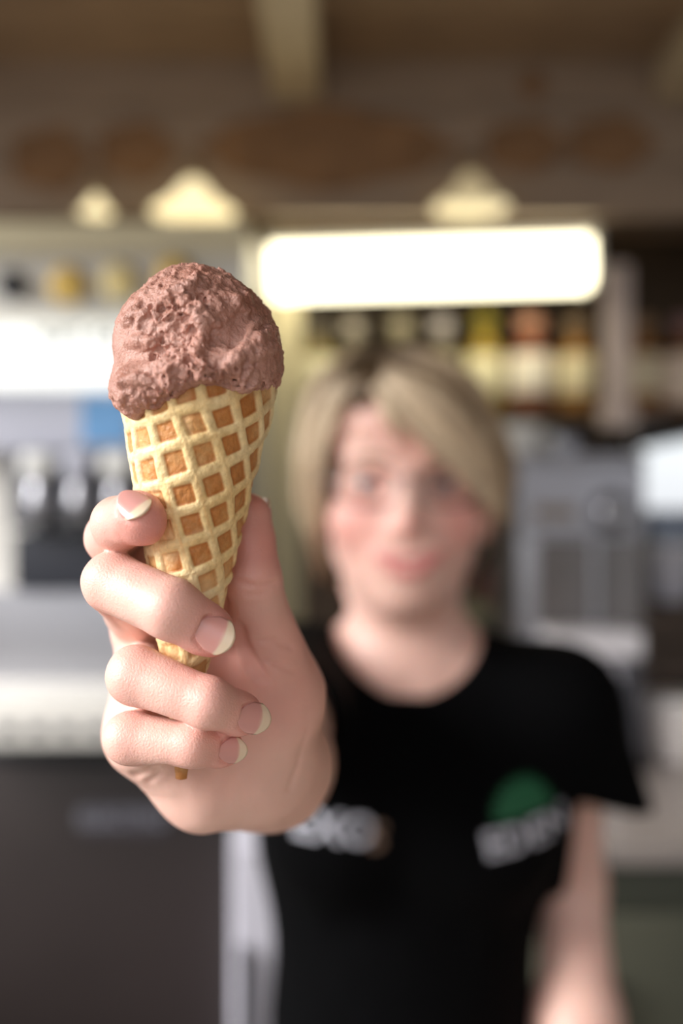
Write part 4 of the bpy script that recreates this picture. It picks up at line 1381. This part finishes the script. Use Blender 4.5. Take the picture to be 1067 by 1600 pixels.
fi.add(RC(I(230, 600, 20), I(370, 600, 21), .0066, .0066), .006)
# spatula peaks and torn flaps, laid on the surface
def fsurf(px, py):
    Ys = np.arange(Y0 - .036, Y0 + .03, .0003)
    Pn = np.stack([(px - 533.5) * Ys / FPX, Ys, CAMZ + (800 - py) * Ys / FPX], 1)
    ix = np.clip(np.round((Pn - fi.lo) / fi.h).astype(int), 0, fi.n - 1)
    v = fi.F[tuple(ix.T)]
    return Pn[np.argmax(v < 0)] if (v < 0).any() else Pn[np.argmin(v)]
flaps = [[(294, 448, 2.0), (302, 440, 1.7), (307, 431, 1.0)], [(280, 456, 1.8), (298, 450, 1.5)],
         [(268, 462, 2.0), (252, 472, 1.8), (240, 492, 1.3)], [(290, 470, 1.8), (304, 484, 2.3), (318, 500, 2.6), (336, 506, 1.6)],
         [(322, 512, 1.4), (316, 530, 1.9), (310, 552, 2.2), (311, 574, 2.2), (326, 584, 1.6)],
         [(426, 514, 1.5), (404, 530, 2.0), (384, 546, 2.3), (366, 562, 2.2), (350, 574, 1.5)],
         [(406, 498, 1.2), (396, 514, 1.6), (386, 528, 1.2)], [(196, 536, 1.0), (214, 532, 1.6), (236, 533, 1.8), (258, 540, 1.0)],
         [(198, 502, 1.6), (212, 490, 1.8), (226, 494, 1.4)], [(350, 462, 1.4), (368, 472, 1.7), (386, 486, 1.3)],
         [(216, 508, 1.0), (222, 492, 1.5), (232, 482, 1.2)], [(392, 560, 1.2), (406, 552, 1.5), (424, 548, 1.0)],
         [(188, 596, 1.4), (214, 590, 1.9), (238, 596, 1.3)]]
fi.add(RC(I(298, 450, -4), I(304, 440, -5), .0028, .0019), .0012); fi.add(RC(I(304, 440, -5), I(309, 430, -6), .0019, .0009), .0008)
fi.add(RC(I(286, 454, -5), I(292, 443, -6), .0024, .0012), .001); fi.add(RC(I(262, 464, -4), I(250, 462, -5), .0026, .0014), .0012)
FQ = [[(fsurf(a, b), r * mm) for a, b, r in pts] for pts in flaps]
for q in FQ:
    for (a, ra_1), (b, rb_1) in zip(q[:-1], q[1:]): fi.add(RC(a, b, ra_1, rb_1), .0011)
bi = np.argwhere(np.abs(fi.F) < .005)
PI_ = fi.lo + bi * fi.h
dI = fi.F[tuple(bi.T)]
ppx = 533.5 + PI_[:, 0] * FPX / PI_[:, 1]; ppy = 800 - (PI_[:, 2] - CAMZ) * FPX / PI_[:, 1]
def blob(x, y, rx, ry): return np.exp(-((ppx - x) / rx) ** 2 - ((ppy - y) / ry) ** 2)
# crumbly middle, top and hem; melting smooth flank; scraped smooth faces between the folds
crum = .42 + .75 * blob(275, 560, 42, 50) + .5 * blob(262, 500, 40, 30) + .5 * blob(345, 470, 60, 28) + .85 * blob(240, 622, 55, 20) + .9 * blob(400, 600, 50, 18) + .8 * blob(330, 588, 50, 14)
crum = crum - .42 * blob(200, 550, 40, 60) - .38 * blob(205, 612, 24, 20) - .28 * blob(360, 525, 34, 30) - .25 * blob(425, 565, 22, 28)
crum = np.clip(crum * (1 + .35 * vnoise(PI_, .007, 202)), .03, 1.25)
w1 = np.stack([vnoise(PI_, .004, 300 + k) for k in range(3)], 1) * .0012
r1 = fbm(PI_, .0060, 2, 210); r2 = fbm(PI_ + w1, .0026, 3, 214); r3 = fbm(PI_, .0011, 2, 230)
rid = np.maximum(1 - np.abs(vnoise((PI_ + w1) * np.array([1, 1, .5]), .0034, 220)) * 2.2, 0)
dI = dI + r1 * .0007 * (.4 + .6 * crum) + r2 * .00085 * crum - rid ** 2 * .0007 * crum + r3 * .00050 * crum + .00012 * r3
# small torn pits
pit = vnoise(PI_ + w1, .0019, 240); dI = dI + sstep(.50, .75, pit) * .0009 * np.clip(crum - .2, 0, 1)
fi.F[tuple(bi.T)] = dI
Vi_, Qi_ = fi.mesh(1, .3)
ic = np.array(lin(190, 144, 129)[:3]); ic2 = np.array(lin(168, 117, 100)[:3])
m_ = np.clip(.5 + .5 * fbm(Vi_, .008, 3, 250), 0, 1)[:, None]
ice_m = mat('chocolate ice cream', (172, 124, 110), .36, attr='tint', noise=.06, nscale=500, bump=.00045, bscale=1500, sss=.15, sss_scale=.002)
isc = obj('ice_cream_scoop', Vi_, Qi_, ice_m, None, True, ic * (1 - m_) + ic2 * m_)
tag(isc, 'rough scoop of pinkish brown chocolate ice cream in the waffle cone', 'ice cream')
